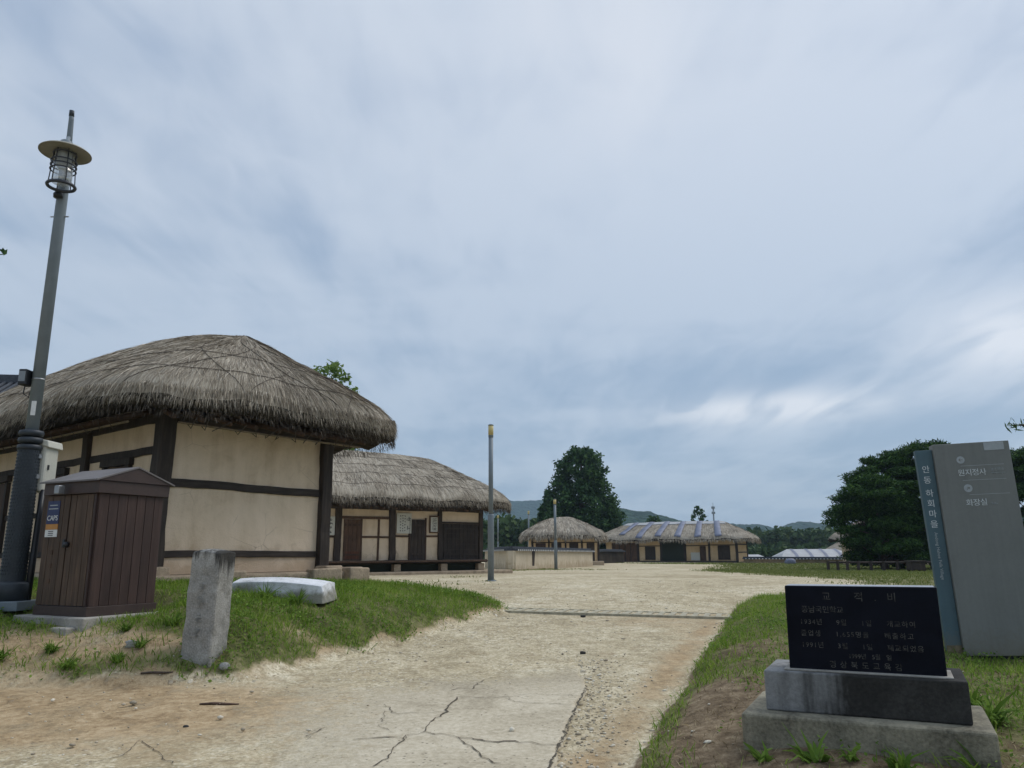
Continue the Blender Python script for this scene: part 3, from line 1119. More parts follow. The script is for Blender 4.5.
    def tufts(s, root, n, mat, ln=.35, w=.006, u0=0.0, u1=1.0, vmin=0.0, vmax=1.0, lift=.10):
        rng = np.random.default_rng(s.seed + n)
        U = rng.uniform(u0, u1, n)
        V = vmin + (vmax - vmin) * rng.uniform(0, 1, n) ** 1.2
        P = s.pts(U, V)
        Q = s.pts(U + rng.normal(0, .0012, n), np.clip(V - .05, -.02, 1))
        D = Q - P
        D /= np.linalg.norm(D, axis=1, keepdims=True) + 1e-9
        D += rng.normal(0, .06, D.shape)
        D[:, 2] += lift * rng.uniform(0, 1, n)
        D /= np.linalg.norm(D, axis=1, keepdims=True)
        P[:, 2] += .004
        V_, F_ = blades(P, D, ln * rng.uniform(.4, 1.3, n), w * rng.uniform(.6, 1.5, n), .1 + 0 * U, rng)
        o = npmesh('straw', V_, F_, mat, s.roof)
        o['kind'] = 'stuff'
        return o

    def fringe(s, root, n, mat, ln=.22, w=.007, u0=0.0, u1=1.0, zo=-.08):
        rng = np.random.default_rng(s.seed + n + 5)
        U = rng.uniform(u0, u1, n)
        P = s.pts(U, np.full(n, .004))
        Q = s.pts(U, np.full(n, .10))
        out = P - Q
        out[:, 2] = 0
        out /= np.linalg.norm(out, axis=1, keepdims=True) + 1e-9
        D = out * rng.uniform(.05, .5, n)[:, None] + np.array([0, 0, -1.0]) * rng.uniform(.6, 1.0, n)[:, None] + rng.normal(0, .12, (n, 3))
        D /= np.linalg.norm(D, axis=1, keepdims=True)
        P = P + out * rng.uniform(-.05, .02, n)[:, None]
        P[:, 2] += rng.uniform(zo - .14, zo + .10, n)
        V_, F_ = blades(P, D, ln * rng.uniform(.4, 1.4, n), w * rng.uniform(.6, 1.5, n), .15 + 0 * U, rng)
        o = npmesh('eave_straw', V_, F_, mat, s.roof)
        o['kind'] = 'stuff'
        return o

    def rope(s, pairs, rad, root, mat, h=.012):
        m = MB()
        for (ua, va, ub, vb) in pairs:
            t = np.linspace(0, 1, 28)
            P = s.pts(ua + (ub - ua) * t, va + (vb - va) * t)
            P[:, 2] += h
            m.tube([tuple(p) for p in P], rad, 5)
        return m.build('rope_net', mat, s.roof)


# ------------------------------------------------------------------ house 1: the near thatched house
A1, ROT1, ZB1 = (-5.60, 12.20), math.atan2(.795, .607), 1.30
H1o = empty('thatched_house', (A1[0], A1[1], ZB1), ROT1,
            'nearest thatched house with a blank ochre end wall framed in dark timber', 'house', 'thatched houses of the village')
LW, LL, HW = 3.36, 10.6, 2.50     # end wall width (x), length (y), wall height
wm = MB()
wm.box(.06, LW - .06, .06, LL - .06, -.05, HW)
wm.build('wall', M['plaster'], H1o)
# clay ledge and stones
fm = MB().prism([(-.35, -.42), (LW + .55, -.42), (LW + .6, LL + .4), (-.35, LL + .4)], -.62, -.055)
fm.build('foundation', M['foundation'], H1o, bevel=.05, seg=3)
rnd = random.Random(3)


def rock(parent, mat, c, s, name='foundation_stone', seed=0, sub=2):
    bm = bmesh.new()
    bmesh.ops.create_icosphere(bm, subdivisions=sub, radius=1.0)
    r_ = random.Random(seed)
    ph = [r_.uniform(0, 6.28) for _ in range(6)]
    for v in bm.verts:
        n = v.co.normalized()
        k = 1 + .13 * math.sin(3 * n.x + ph[0]) + .1 * math.sin(4 * n.y + ph[1]) + .08 * math.sin(5 * n.z + ph[2])
        e = (abs(n.x) ** 6 + abs(n.y) ** 6 + abs(n.z) ** 6) ** (-1 / 6)
        v.co = Vector((n.x * s[0], n.y * s[1], n.z * s[2])) * k * e * .95 + Vector(c)
    me = bpy.data.meshes.new(name)
    bm.to_mesh(me); bm.free()
    me.materials.append(mat)
    me.polygons.foreach_set('use_smooth', [True] * len(me.polygons))
    return link(bpy.data.objects.new(name, me), parent)


for i, (x, y, sx, sy, sz, rz_) in enumerate([(LW + .02, -.12, .22, .15, .10, 5), (LW + .50, -.16, .20, .16, .07, -8), (.02, -.10, .17, .15, .13, 3), (LW + .40, -.42, .26, .14, .06, 4),
                                        (LW - .35, -.44, .32, .12, .06, -3), (1.0, -.44, .36, .1, .06, 2), (-.2, .8, .16, .3, .09, 0), (-.2, 2.7, .14, .2, .10, 0), (-.2, 5.2, .16, .22, .09, 0)]):
    st_ = MB().box(-sx, sx, -sy, sy, -.25, sz - .02).build('foundation_stone', M['foundation'], H1o, bevel=.03, seg=3)
    st_.location = (x, y, -.04); st_.rotation_euler = (R(rnd.uniform(-3, 3)), R(rnd.uniform(-3, 3)), R(rz_))
pw = .14
for (x, y, w) in ((.05, .05, .125), (LW - .05, .05, .115), (.06, 2.66, .10), (.06, 5.3, .11), (.06, 7.9, .11), (LW - .06, LL - .06, .12), (.06, LL - .06, .12)):
    bx('post', M['darkwood'], H1o, x - w, x + w, y - w, y + w, -.06, HW + .06, .015)


def beam(z0, z1, x0, x1, proud=.035, y=.06, n='beam'):
    return bx(n, M['darkwood_h'], H1o, x0, x1, y - proud, y + .1, z0, z1, .012)


beam(1.32, 1.455, .2, LW - .175, .04)
beam(.205, .315, .2, LW - .175, .04)
beam(2.36, 2.52, .2, LW - .175, .03)


def beam_l(z0, z1, y0, y1, x=.06, proud=.035, n='beam', mat='darkwood'):
    return bx(n, M[mat], H1o, x - proud, x + .1, y0, y1, z0, z1, .012)


for y0, y1 in ((.2, 2.56), (2.76, 5.19), (5.41, 7.79)):
    beam_l(1.86, 1.99, y0, y1)
    beam_l(2.36, 2.52, y0, y1, proud=.03)
    beam_l(.205, .315, y0, y1)
    beam_l(.95, 1.05, y0 if y0 > 3 else 1.9, y1)
for y0, y1 in ((1.02, 1.9), (3.4, 4.35), (6.0, 6.9)):
    d = bx('door', M['brownwood'], H1o, .01, .05, y0 + .08, y1 - .08, .32, 1.72, .006)
    bx('door_frame', M['darkwood'], H1o, -.02, .12, y0 - .02, y0 + .08, .316, 1.73, .006)
    bx('door_frame', M['darkwood'], H1o, -.02, .12, y1 - .08, y1 + .02, .316, 1.73, .006)
    bx('lintel', M['darkwood'], H1o, -.03, .13, y0 - .06, y1 + .06, 1.731, 1.855, .006)
th1 = Thatch(LL / 2 + 1.0, LW / 2 + 1.27, 4.45, 2.50, .34, 1.40, .62, 1.25,
             tf=lambda x, y: (LW / 2 + .22 - y, LL / 2 + x), seed=4, wob=.04, g=.78, lump=.05, dome=.28)
roof1 = th1.build(H1o, M['thatch'], 520, 40)
th1.under(H1o, M['eave_shade_thatch'], None, .98, 2.62)
th1.tufts(H1o, 70000, M['straw'], .36, .0042, 0, 1, .0, 1, .035)
th1.fringe(H1o, 34000, M['straw'], .13, .0042, 0, 1, .03)
th1.fringe(H1o, 9000, M['eave_shade_straw'], .08, .004, 0, 1, -.24)
rp = []
for k in range(12):
    u = .36 + .06 * k
    rp.append((u, .0, u + .11, .98)); rp.append((u + .06, .0, u - .03, .98))
for v in (.16, .42):
    for k in range(12):
        rp.append((k / 12, v + .01 * math.sin(k), (k + 1) / 12, v + .01 * math.sin(k + 1)))
th1.rope(rp, .0065, H1o, M['rope'], .02)
# rafters (round poles carrying the thatch)
for k in range(9):
    x = .1 + k * (LW - .2) / 8
    MB().tube([(x, .4, 2.66), (x + (x - LW / 2) * .22, -.74, 2.32)], [.05, .042], 8).build('rafter', M['brownwood'], H1o, True)
for k in range(20):
    y = .25 + k * .52
    MB().tube([(.4, y, 2.66), (-.74, y, 2.32)], [.05, .042], 8).build('rafter', M['brownwood'], H1o, True)
    
MB().tube([(-.1, -.62, 2.26), (1.5, -.64, 2.245), (LW + .25, -.60, 2.25)], .018, 7).build('bamboo_pole', M['bamboo'], H1o, True)
MB().tube([(-.62, -.1, 2.26), (-.64, 3, 2.245), (-.62, 6.2, 2.25)], .02, 7).build('bamboo_pole', M['bamboo'], H1o, True)
tm = MB()
for k in range(12):
    x = .05 + k * .28 + rnd.uniform(-.05, .05)
    tm.tube([(x, -.62, 2.25), (x + rnd.uniform(-.14, .1), -.66, 2.18), (x + rnd.uniform(-.16, .14), -.80, 2.34)], .008, 5)
for k in range(14):
    y = .2 + k * .42
    tm.tube([(-.62, y, 2.25), (-.66, y + .08, 2.18), (-.80, y + rnd.uniform(-.14, .14), 2.34)], .008, 5)
tm.build('eave_tie', M['rope'], H1o)

# ------------------------------------------------------------------ house 2: long house with posters
P1, P2 = (-6.7, 27.0), (-1.05, 31.0)
ROT2 = math.atan2(P2[1] - P1[1], P2[0] - P1[0])
ZB2 = 1.12
H2o = empty('thatched_house', (P1[0], P1[1], ZB2), ROT2,
            'long thatched house with paper posters, plank doors and a timber sill along its front', 'house', 'thatched houses of the village')
X0, X1, D2, TW = -1.6, 6.78, 4.2, 2.02       # local extents; wall head
MB().box(X0, X1 - .02, .10, D2, -.0, TW).build('wall', M['plaster2'], H2o)
MB().box(X0 - .5, X1 + .9, -.75, D2 + .5, -.55, -.20).build('foundation', M['foundation'], H2o, bevel=.04)
bx('sill_beam', M['darkwood_h'], H2o, X0, X1 + .12, -.12, .10, .08, .20, .012)
bx('porch_floor', M['brownwood'], H2o, X0, X1, -.42, -.125, .13, .185, .008)
for x in (2.9, 4.85, 6.5):
    bx('foundation_stone', M['foundation'], H2o, x - .14, x + .14, -.3, -.05, -.21, .06, .025)
bx('crawl_space', M['gap'], H2o, X0, X1 - .1, .02, .09, -.19, .08)  # near-black panel painting the shade below the raised floor
for x, w in ((.72, .12), (2.84, .125), (4.84, .085), (6.70, .085), (-1.5, .12)):
    bx('post', M['darkwood'], H2o, x - w, x + w, .015, .015 + 2 * w, .201, TW + .1, .012)
bx('beam', M['darkwood_h'], H2o, X0, X1, .03, .14, TW - .02, TW + .13, .01)


def fr2(n, x0, x1, z0, z1, y=.06, mat='brownwood'):
    return bx(n, M[mat], H2o, x0, x1, y, .13, z0, z1, .006)


fr2('beam', .84, 2.715, 1.66, 1.755)          # over the recessed bay
fr2('beam', 1.66, 2.715, .99, 1.06)
fr2('post', 2.26, 2.33, .205, 1.655)
fr2('post', 1.60, 1.658, .205, 1.655)
fr2('beam', 2.965, 3.53, 1.03, 1.10)
fr2('beam', 4.25, 4.755, 1.03, 1.10)
fr2('beam', -.6, .60, 1.0, 1.07)


def plank_door(root, x0, x1, z0, z1, n, mat, y=.045, name='door', lattice=False):
    m = MB()
    w = (x1 - x0) / n
    for k in range(n):
        m.box(x0 + k * w + .004, x0 + (k + 1) * w - .004, y, y + .05 + .004 * (k % 2), z0, z1)
    d = m.build(name, mat, root)
    r_ = MB()
    for z in (z0 + .14 * (z1 - z0), z1 - .14 * (z1 - z0)):
        r_.box(x0 + .03, x1 - .03, y - .022, y - .002, z - .035, z + .035)
    r_.build('rail', mat, d)
    return d


d = plank_door(H2o, .95, 1.59, .21, 1.64, 4, M['brownwood'])
bx('lower_panel', wood('reddish_door_panel', (.12, .05, .028)), d, 1.02, 1.53, .035, .043, .27, .52)
d = plank_door(H2o, 3.57, 4.20, .21, 1.68, 4, M['darkwood'], name='door')
bx('door_frame', M['brownwood'], H2o, 3.52, 3.565, .03, .12, .205, 1.74, .004)
bx('door_frame', M['brownwood'], H2o, 4.205, 4.25, .03, .12, .205, 1.74, .004)
d = plank_door(H2o, 5.0, 6.58, .21, 1.55, 9, M['darkwood'])
m = MB()
for k in range(6):
    m.box(5.02, 6.56, .012, .022, .36 + k * .2, .39 + k * .2)
m.build('lattice', M['darkwood_h'], d)
fr2('beam', 4.925, 6.615, 1.56, 1.62, .04, 'darkwood_h')
fr2('post', 4.925, 4.99, .205, 1.555, .04, 'darkwood')
# posters hanging on the wall
th2 = Thatch((X1 - X0) / 2 + 1.2, D2 / 2 + .95, 2.75, 2.24, .32, 1.70, .12, 1.3,
             tf=lambda x, y: ((X0 + X1) / 2 + .05 + x, D2 / 2 + y), seed=9, wob=.05, g=.86, lump=.05)
roof2 = th2.build(H2o, M['thatch'], 420, 30)
th2.under(H2o, M['eave_shade_thatch'], None, 1.05, 2.22)
th2.tufts(H2o, 26000, M['straw'], .42, .007, 0, 1, .0, 1, .03)
th2.fringe(H2o, 18000, M['straw'], .14, .006, 0, 1, -.05)
th2.fringe(H2o, 6000, M['eave_shade_straw'], .14, .006, 0, 1, -.2)
rp = []
for v in (.14, .36, .58, .8):
    for k in range(11):
        rp.append((k / 11, v, (k + 1) / 11, v))
th2.rope(rp, .006, H2o, M['rope'], .015)
for k in range(17):
    x = X0 + .2 + k * .5
    MB().tube([(x, .5, 2.34), (x, -.72, 2.02)], [.055, .045], 8).build('rafter', M['brownwood'], H2o, True)


def strokes(x0, x1, z0, z1, cols, seed, y, parent, mat, w=.014, name='brush_writing'):
    """illegible brush-written columns: short strokes"""
    r_ = random.Random(seed)
    m = MB()
    for (cx, n, size) in cols:
        for k in range(n):
            cz = z1 - (k + .5) * (z1 - z0) / n
            for q in range(6):
                ox, oz = r_.uniform(-.42, .42) * size, r_.uniform(-.42, .42) * size
                l = size * r_.uniform(.3, .75) / 2
                hz_ = r_.random() < .6
                if hz_: m.box(cx + ox * .4 - l, cx + ox * .4 + l, y - .002, y, cz + oz - w / 2, cz + oz + w / 2)
                else: m.box(cx + ox - w / 2, cx + ox + w / 2, y - .002 - .001, y, cz + oz * .4 - l, cz + oz * .4 + l)
    return m.build(name, mat, parent)


def hang(name, label, x0, x1, z0, z1, framed, cols, seed, grp):
    r_ = empty(name, H2o.matrix_basis @ Vector(((x0 + x1) / 2, .0, z0)), ROT2, label, 'poster', grp)
    w, h = (x1 - x0) / 2, z1 - z0
    bx('sheet', M['paper'], r_, -w, w, .03, .045, 0, h)
    if framed:
        m = MB()
        for a in ((-w - .05, -w, -.05, h + .05), (w, w + .05, -.05, h + .05), (-w, w, -.05, 0), (-w, w, h, h + .05)):
            m.box(a[0], a[1], .018, .05, a[2], a[3])
        m.build('frame', M['brownwood'], r_, bevel=.004)
    strokes(0, 0, .06 * h, .94 * h, [(c * w, n, s) for c, n, s in cols], seed, .0295, r_, M['ink'])
    return r_


bpy.context.view_layer.update()
hang('poster', 'large white poster with two big brush characters beside the narrow dark door', 3.0, 3.60, 1.16, 1.90, False,
     [(.6, 2, .17), (.1, 6, .05), (-.2, 7, .05), (-.5, 6, .05)], 5, 'paper posters on the long house')
hang('poster', 'small poster in a dark wooden frame right of the narrow door', 4.42, 4.72, 1.24, 1.78, True,
     [(.5, 8, .045), (.1, 8, .045), (-.3, 8, .045)], 6, 'paper posters on the long house')
hang('poster', 'narrow vertical poster of black characters close to the near house corner post', .30, .59, 1.08, 1.72, False,
     [(0, 4, .13)], 8, 'paper posters on the long house')


# ------------------------------------------------------------------ houses 3, 4, 5 across the yard
def simple_house(name, loc, rot, L, D, hw, label, ov, rise, rim, rlen, seed, plaster, fund=True, tufts=3000):
    r_ = empty(name, loc, rot, label, 'house', 'thatched houses of the village')
    MB().box(0, L, .06, D, -.05, hw).build('wall', plaster, r_)
    if fund:
        MB().box(-.3, L + .3, -.45, D + .3, -.9, -.06).build('foundation', M['foundation'], r_, bevel=.05)
    t = Thatch(L / 2 + ov, D / 2 + ov * .85, rlen, hw - .2, rim, rise, .1, 1.3, tf=lambda x, y: (L / 2 + x, D / 2 + y), seed=seed, wob=.10, g=.86, lump=.09)
    t.build(r_, M['thatch_far'], 200, 20)
    t.under(r_, M['eave_shade_thatch'], None, ov * .95, hw + .05, 200)
    t.tufts(r_, tufts, M['straw'], .5, .018, .4, 1.1, .0, 1, .05)
    t.fringe(r_, tufts, M['straw'], .25, .018, .4, 1.1, -.05)
    return r_, t


def bars(root, items):
    for n, mat, x0, x1, z0, z1, y in items:
        bx(n, M[mat], root, x0, x1, y, .12, z0, z1)


H3p = at(524, 563, 60)
h3z = h1(2, 58) + .25
H3o, t3 = simple_house('thatched_house', (1.45, 59, h3z - .1), R(3), 5.0, 4.0, 2.05, 'small thatched house behind the tile-capped yard wall', .72, 1.25, .28, .9, 12, M['plaster3'])
bars(H3o, [(n_, m_, a_ * .848, b_ * .848, c_, d_, e_) for n_, m_, a_, b_, c_, d_, e_ in [('post', 'darkwood', -.08, .1, 0, 2.05, 0), ('post', 'darkwood', 1.4, 1.55, 0, 2.05, 0), ('post', 'darkwood', 2.9, 3.05, 0, 2.05, 0), ('post', 'darkwood', 4.35, 4.5, 0, 2.05, 0),
           ('post', 'darkwood', 5.8, 5.97, 0, 2.05, 0), ('beam', 'darkwood_h', .1, 5.8, 1.9, 2.06, .02), ('beam', 'darkwood_h', .1, 5.8, 1.45, 1.52, .03),
           ('window', 'darkwood', 1.7, 2.6, .75, 1.44, .03), ('window', 'darkwood', 3.3, 4.1, .75, 1.44, .03), ('door', 'darkwood', 4.85, 5.55, .0, 1.44, .03), ('door', 'brownwood', .3, 1.2, 0, 1.44, .03)]])
st = bx('stone_step', M['foundation'], None, 5.1, 6.6, 57.2, 57.9, h1(5.8, 57.5) - .1, h1(5.8, 57.5) + .3, .05)
tag(st, 'low stone step before the door of the small thatched house', 'step')

Q1, Q2 = (9.7, 82.0), (21.3, 75.8)
ROT4 = math.atan2(Q2[1] - Q1[1], Q2[0] - Q1[0])
H4o, t4 = simple_house('thatched_house', (Q1[0], Q1[1], .50), ROT4, 13.45, 4.6, 2.38, 'wide thatched house with blue and white tarp strips over its roof', 1.35, 1.55, .26, 5.1, 15, M['plaster3'], tufts=3000)
bars(H4o, [(n_, m_, a_ * 1.067, b_ * 1.067, c_, d_, e_) for n_, m_, a_, b_, c_, d_, e_ in [('plank_wall', 'brownwood', .6, 3.15, -.02, 2.0, -.01), ('post', 'darkwood', 3.16, 3.36, -.02, 2.38, -.03), ('post', 'darkwood', 5.42, 5.62, -.02, 2.38, -.03), ('open_porch', 'gap', 5.62, 7.70, .2, 2.3, -.005),  # the porch opening is a flat dark panel, its inner shade painted
           ('post', 'darkwood', 7.70, 7.92, -.02, 2.38, -.03), ('post', 'darkwood', 9.98, 10.16, -.02, 2.38, -.03), ('post', 'darkwood', 12.44, 12.66, -.02, 2.38, -.03),
           ('porch_edge', 'darkwood_h', 3.36, 12.44, .02, .2, -.35), ('beam', 'darkwood_h', 3.36, 12.44, 2.27, 2.42, .0), ('beam', 'darkwood_h', 7.92, 9.98, 1.62, 1.7, .02), ('beam', 'darkwood_h', 3.36, 5.42, 1.62, 1.7, .02),
           ('beam', 'darkwood_h', 10.16, 12.44, 1.66, 1.74, .02), ('window', 'darkwood', 3.95, 4.95, .3, 1.6, .0), ('door', 'brownwood', 9.2, 9.75, .21, 1.6, .0), ('white_panel', 'paper', 8.35, 9.18, .25, 1.0, .0), ('window', 'darkwood', 10.85, 11.95, .3, 1.64, .0)]])
for z in (.0, .95, 1.7):
    bx('beam', M['darkwood'], H4o, 13.35, 13.5, .2, 4.5, z, z + .1)
bx('post', M['darkwood'], H4o, 13.3, 13.52, 4.3, 4.55, -.02, 2.38)
for x in (.9, 1.5, 2.1, 2.7):
    bx('plank_batten', M['darkwood'], H4o, x - .04, x + .04, -.03, -.012, 0, 1.95)


def roof_strip(name, mat, root, t, us, v0, v1, h=.05):
    n = 14
    V, F = [], []
    for i in range(n + 1):
        v = v0 + (v1 - v0) * i / n
        for k in range(len(us)):
            p = t.pts(np.array([us[k]]), np.array([v]))[0]
            V.append((p[0], p[1], p[2] + h)); 
    m = len(us)
    for i in range(n):
        for k in range(m - 1):
            F.append((i * m + k, i * m + k + 1, (i + 1) * m + k + 1, (i + 1) * m + k))
    o = npmesh(name, V, F, mat, root, True)
    s_ = o.modifiers.new('thick', 'SOLIDIFY')
    s_.thickness = .02
    return o


P_, u_, L_ = perimeter(t4.a, t4.b, t4.rc, 720)
front = [i / 720 for i in range(720) if P_[i][1] < -t4.b + .02]
f0, f1 = min(front), max(front)
roof_strip('white_tarp', M['tarpw'], t4.roof, t4, list(np.linspace(f0 + .01, f1 - .005, 30)), .80, .995, .05)
for k in range(6):
    c = f0 + .035 + (f1 - f0 - .06) * (k + .3) / 5.6
    roof_strip('blue_strip', M['tarpb'], t4.roof, t4, [c - .0075, c, c + .0075], .03 if k else .15, .992, .085)

H5o, t5 = simple_house('thatched_house', (41.3, 100, -.7), R(-6), 8, 4, 2.0, 'grey thatched roof half hidden behind the left edge of the pines', 1.0, 1.9, .3, 2.0, 19, M['plaster3'], tufts=400)
bars(H5o, [('post', 'darkwood', 0, .2, 0, 2, 0), ('post', 'darkwood', 3.9, 4.1, 0, 2, 0), ('post', 'darkwood', 7.8, 8, 0, 2, 0)])


# tarp-covered houses beyond the far wall
def tarp_house(loc, rot, L, D, hw, rise, label, bands):
    r_ = empty('tarp_roofed_house', loc, rot, label, 'house', 'houses under white tarps behind the far wall')
    MB().box(.5, L - .5, .5, D - .5, -1.0, hw).build('wall', M['plaster3'], r_)
    m = MB()
    x = L * .16
    m.add([(0, 0, hw), (L, 0, hw), (L, D, hw), (0, D, hw), (x, D / 2, hw + rise), (L - x, D / 2, hw + rise), (x * .35, D * .2, hw + rise * .52), (L - x * .35, D * .2, hw + rise * .52)],
          [(0, 1, 7, 6), (6, 7, 5, 4), (1, 2, 5, 7), (2, 3, 4, 5), (3, 0, 6, 4), (3, 2, 1, 0)])
    rf = m.build('roof', M['tarpw'], r_)
    for k in range(bands):
        bx_ = L * (.22 + .6 * k / max(1, bands - 1))
        q = MB()
        q.add([(bx_ - .18, -.02, hw + .03), (bx_ + .18, -.02, hw + .03), (bx_ + .18, D * .2, hw + rise * .52 + .04), (bx_ - .18, D * .2, hw + rise * .52 + .04), (bx_ - .18, D / 2, hw + rise + .04), (bx_ + .18, D / 2, hw + rise + .04)],
              [(0, 1, 2, 3), (3, 2, 5, 4)])
        q.build('blue_strip', M['tarpb'], rf)
    bx('blue_strip', M['tarpb'], rf, .1, L - .1, -.04, -.005, hw - .12, hw + .05)
    return r_


pa, pb = at(776, 557, 93), at(826, 557, 93)
tarp_house((pa.x, 91, -.9), R(-3), pb.x - pa.x + 2.5, 5, 1.75, .95, 'white tarped roof with several blue bands rising over the far tiled wall', 4)
pa, pb = at(735, 559, 96), at(768, 559, 96)
tarp_house((pa.x, 96, -1.2), R(-3), pb.x - pa.x, 4, 1.8, .6, 'small low white tarped roof beside the wide house corner', 0)


# ------------------------------------------------------------------ tile-capped walls
def tile_wall(name, label, pts, h, th, cat='wall', grp=None, base=-.3, white=True, mat='yardwall', tw=.3):
    zs = [h1(*p) for p in pts]
    c = Vector((sum(p[0] for p in pts) / len(pts), sum(p[1] for p in pts) / len(pts), min(zs)))
    r_ = empty(name, c, 0, label, cat, grp)
    w_, t_, e_ = MB(), MB(), MB()
    for i in range(len(pts) - 1):
        a, b = Vector((*pts[i], 0)), Vector((*pts[i + 1], 0))
        d = (b - a); L = d.length; d.normalize()
        n = Vector((d.y, -d.x, 0))
        rot = Matrix(((d.x, n.x, 0), (d.y, n.y, 0), (0, 0, 1)))
        za = zs[i] - c.z
        zb = zs[i + 1] - c.z
        off = a - Vector((c.x, c.y, 0))

        def put(mb, x0, x1, y0, y1, z0, z1):
            k = MB().box(x0, x1, y0, y1, z0, z1)
            vs = []
            for v in k.v:
                p = rot @ Vector((v[0], v[1], 0)) + off
                vs.append((p.x, p.y, v[2] + za + (zb - za) * v[0] / L))
            mb.add(vs, k.f)
        put(w_, -th / 2 if i else 0, L + (th / 2 if i < len(pts) - 2 else 0), -th / 2, th / 2, base, h)
        put(t_, -.1, L + .1, -th / 2 - tw * .5, th / 2 + tw * .5, h + .003, h + .05)
        put(t_, -.08, L + .08, -th / 2 - tw * .2, th / 2 + tw * .2, h + .05, h + .12)
        put(t_, -.06, L + .06, -.09, .09, h + .12, h + .22)
        k = 0.12
        while k < L:
            put(t_, k - .05, k + .05, -th / 2 - tw * .55, th / 2 + tw * .55, h + .045, h + .085)
            if white:
                put(e_, k - .055, k + .055, -th / 2 - tw * .57, -th / 2 - tw * .551, h - .01, h + .075)
                put(e_, k - .055, k + .055, th / 2 + tw * .551, th / 2 + tw * .57, h - .01, h + .075)
            k += .3
    w_.build('wall_body', M[mat], r_)
    t_.build('tile_cap', M['tile'], r_)
    if white:
        e_.build('tile_end', M['tileend'], r_)
    return r_


yw = tile_wall('yard_wall', 'plastered yard wall under a dark tile cap, before the small thatched house', [(-1.5, 47.5), (-.1, 39.6), (5.2, 53.5)], .95, .4)
bd = MB().box(-.17, .17, -.04, .04, -.05, .98).build('leaning_board', M['darkwood'])
bd.location = (1.03, 42.15, h1(1.03, 42.15)); bd.rotation_euler = (R(4), 0, math.atan2(13.9, 5.3))
tag(bd, 'dark upright board leaning on the yard wall left of the lamp post', 'board')
tile_wall('village_wall', 'long low wall with dark tiles and white tile ends far behind the lawn', [(21.5, 73.5), (34, 71.5), (48, 70)], .36, .4, mat='foundation', tw=.5)
tile_wall('earth_wall', 'short dark wall between the small thatched house and the wide tarped house', [(6.3, 66), (10.2, 74)], 1.0, .4, white=False, mat='eave_shade_thatch')
p = at(790, 565.5, 68)
bdl = rock(None, M['tarpb'], (0, 0, .2), (.5, .3, .28), 'tarp_bundle', 3)
bdl.location = (p.x, 68, h1(p.x, 68) - .05)
tag(bdl, 'small blue-grey tarp bundle on the grass before the far tiled wall', 'bundle')

# big tiled building far behind on the left
TB = empty('tiled_house', (-24.6, 32, h1(-24, 32) + 1.15), R(8), 'dark tile-roofed building just showing behind the near thatch at the far left', 'house')
MB().box(-5, 4.2, 0, 5, -1.5, 5.2).build('wall', M['plaster'], TB)
for x in (-4.8, -1.8, 1.2, 4.0):
    bx('post', M['darkwood'], TB, x - .14, x + .14, -.1, .05, -.1, 5.3)
m = MB()
m.add([(-6, -1.4, 5.3), (5.4, -1.4, 5.3), (5.4, 6.4, 5.3), (-6, 6.4, 5.3), (-6, 2.5, 7.3), (5.4, 2.5, 7.3), (-6, .4, 6.1), (5.4, .4, 6.1)],
      [(0, 1, 7, 6), (6, 7, 5, 4), (1, 2, 5, 7), (2, 3, 4, 5), (3, 0, 6, 4), (3, 2, 1, 0)])
rf = m.build('tile_roof', M['tile'], TB)
m = MB()
for k in range(38):
    x = -5.9 + k * .3
    m.tube([(x, -1.42, 5.36), (x, .4, 6.16), (x, 2.5, 7.36)], .07, 6)
m.build('tile_row', M['tile'], rf)
bx('ridge', M['tile'], rf, -6.1, 5.5, 2.3, 2.7, 7.25, 7.65, .03)

# ------------------------------------------------------------------ tall street lamp with the wide shade
LX, LY = -6.0, 9.5
LZ = h1(LX, LY)
lamp = empty('street_lamp', (LX, LY, LZ), 0, 'tall grey street lamp with a wide round shade over a caged lantern', 'street lamp')
bx('base_plate', M['polemetal'], lamp, -.24, .24, -.24, .24, -.06, .05, .01)
MB().lathe([(.205, .05), (.205, .24), (.19, .26), (.155, .27)], 28).build('base_collar', M['shroud'], lamp, True)
m = MB().lathe([(.138, .26), (.122, 1.86)], 28)
for k in range(36):
    z = .36 + k * .042
    for j in range(26):
        t = 2 * math.pi * (j + .5 * (k % 2)) / 26
        rr = .139 - .016 * (z - .26) / 1.6
        c_, s_ = math.cos(t), math.sin(t)
        if c_ * .5 - s_ < -.4: continue
        m.box(-.004, .004, -.011, .011, z - .010, z + .010, Matrix(((c_, -s_, 0), (s_, c_, 0), (0, 0, 1))))
        for q in range(8):
            v = m.v[-8 + q]; m.v[-8 + q] = (v[0] + rr * c_, v[1] + rr * s_, v[2])
m.build('base_shroud', M['shroud'], lamp)
for z in (1.88, 1.97, 2.06):
    MB().lathe([(.09, z - .04), (.132, z - .03), (.140, z), (.132, z + .03), (.09, z + .04)], 28).build('collar_ring', M['shroud'], lamp, True)
top = 6.42
MB().lathe([(.074, 2.08), (.066, top - .55), (.058, top - .5)], 24).build('pole', M['polemetal'], lamp, True)
MB().tube([(0, 0, top - .55), (0, -.01, top - .25), (.01, -.035, top - .05), (.015, -.05, top + .02)], [.042, .036, .032, .030], 12).build('arm', M['polemetal'], lamp, True)
MB().tube([(.013, -.045, top - .0), (.018, -.06, top + .08)], [.034, .030], 12).build('arm_cap', M['shroud'], lamp, True)
MB().tube([(0, -.02, top - .70), (0.06, -.14, top - .62), (0.12, -.25, top - .56)], .02, 8).build('bracket', M['polemetal'], lamp, True)
LC = (.13, -.26)     # lantern axis
z0 = top - .64
m = MB().lathe([(.07, z0 + .05), (.12, z0 + .045), (.27, z0 + .005), (.31, z0 - .025), (.31, z0 - .035), (.27, z0 - .01), (.08, z0 + .0)], 40, (LC[0], LC[1], 0))
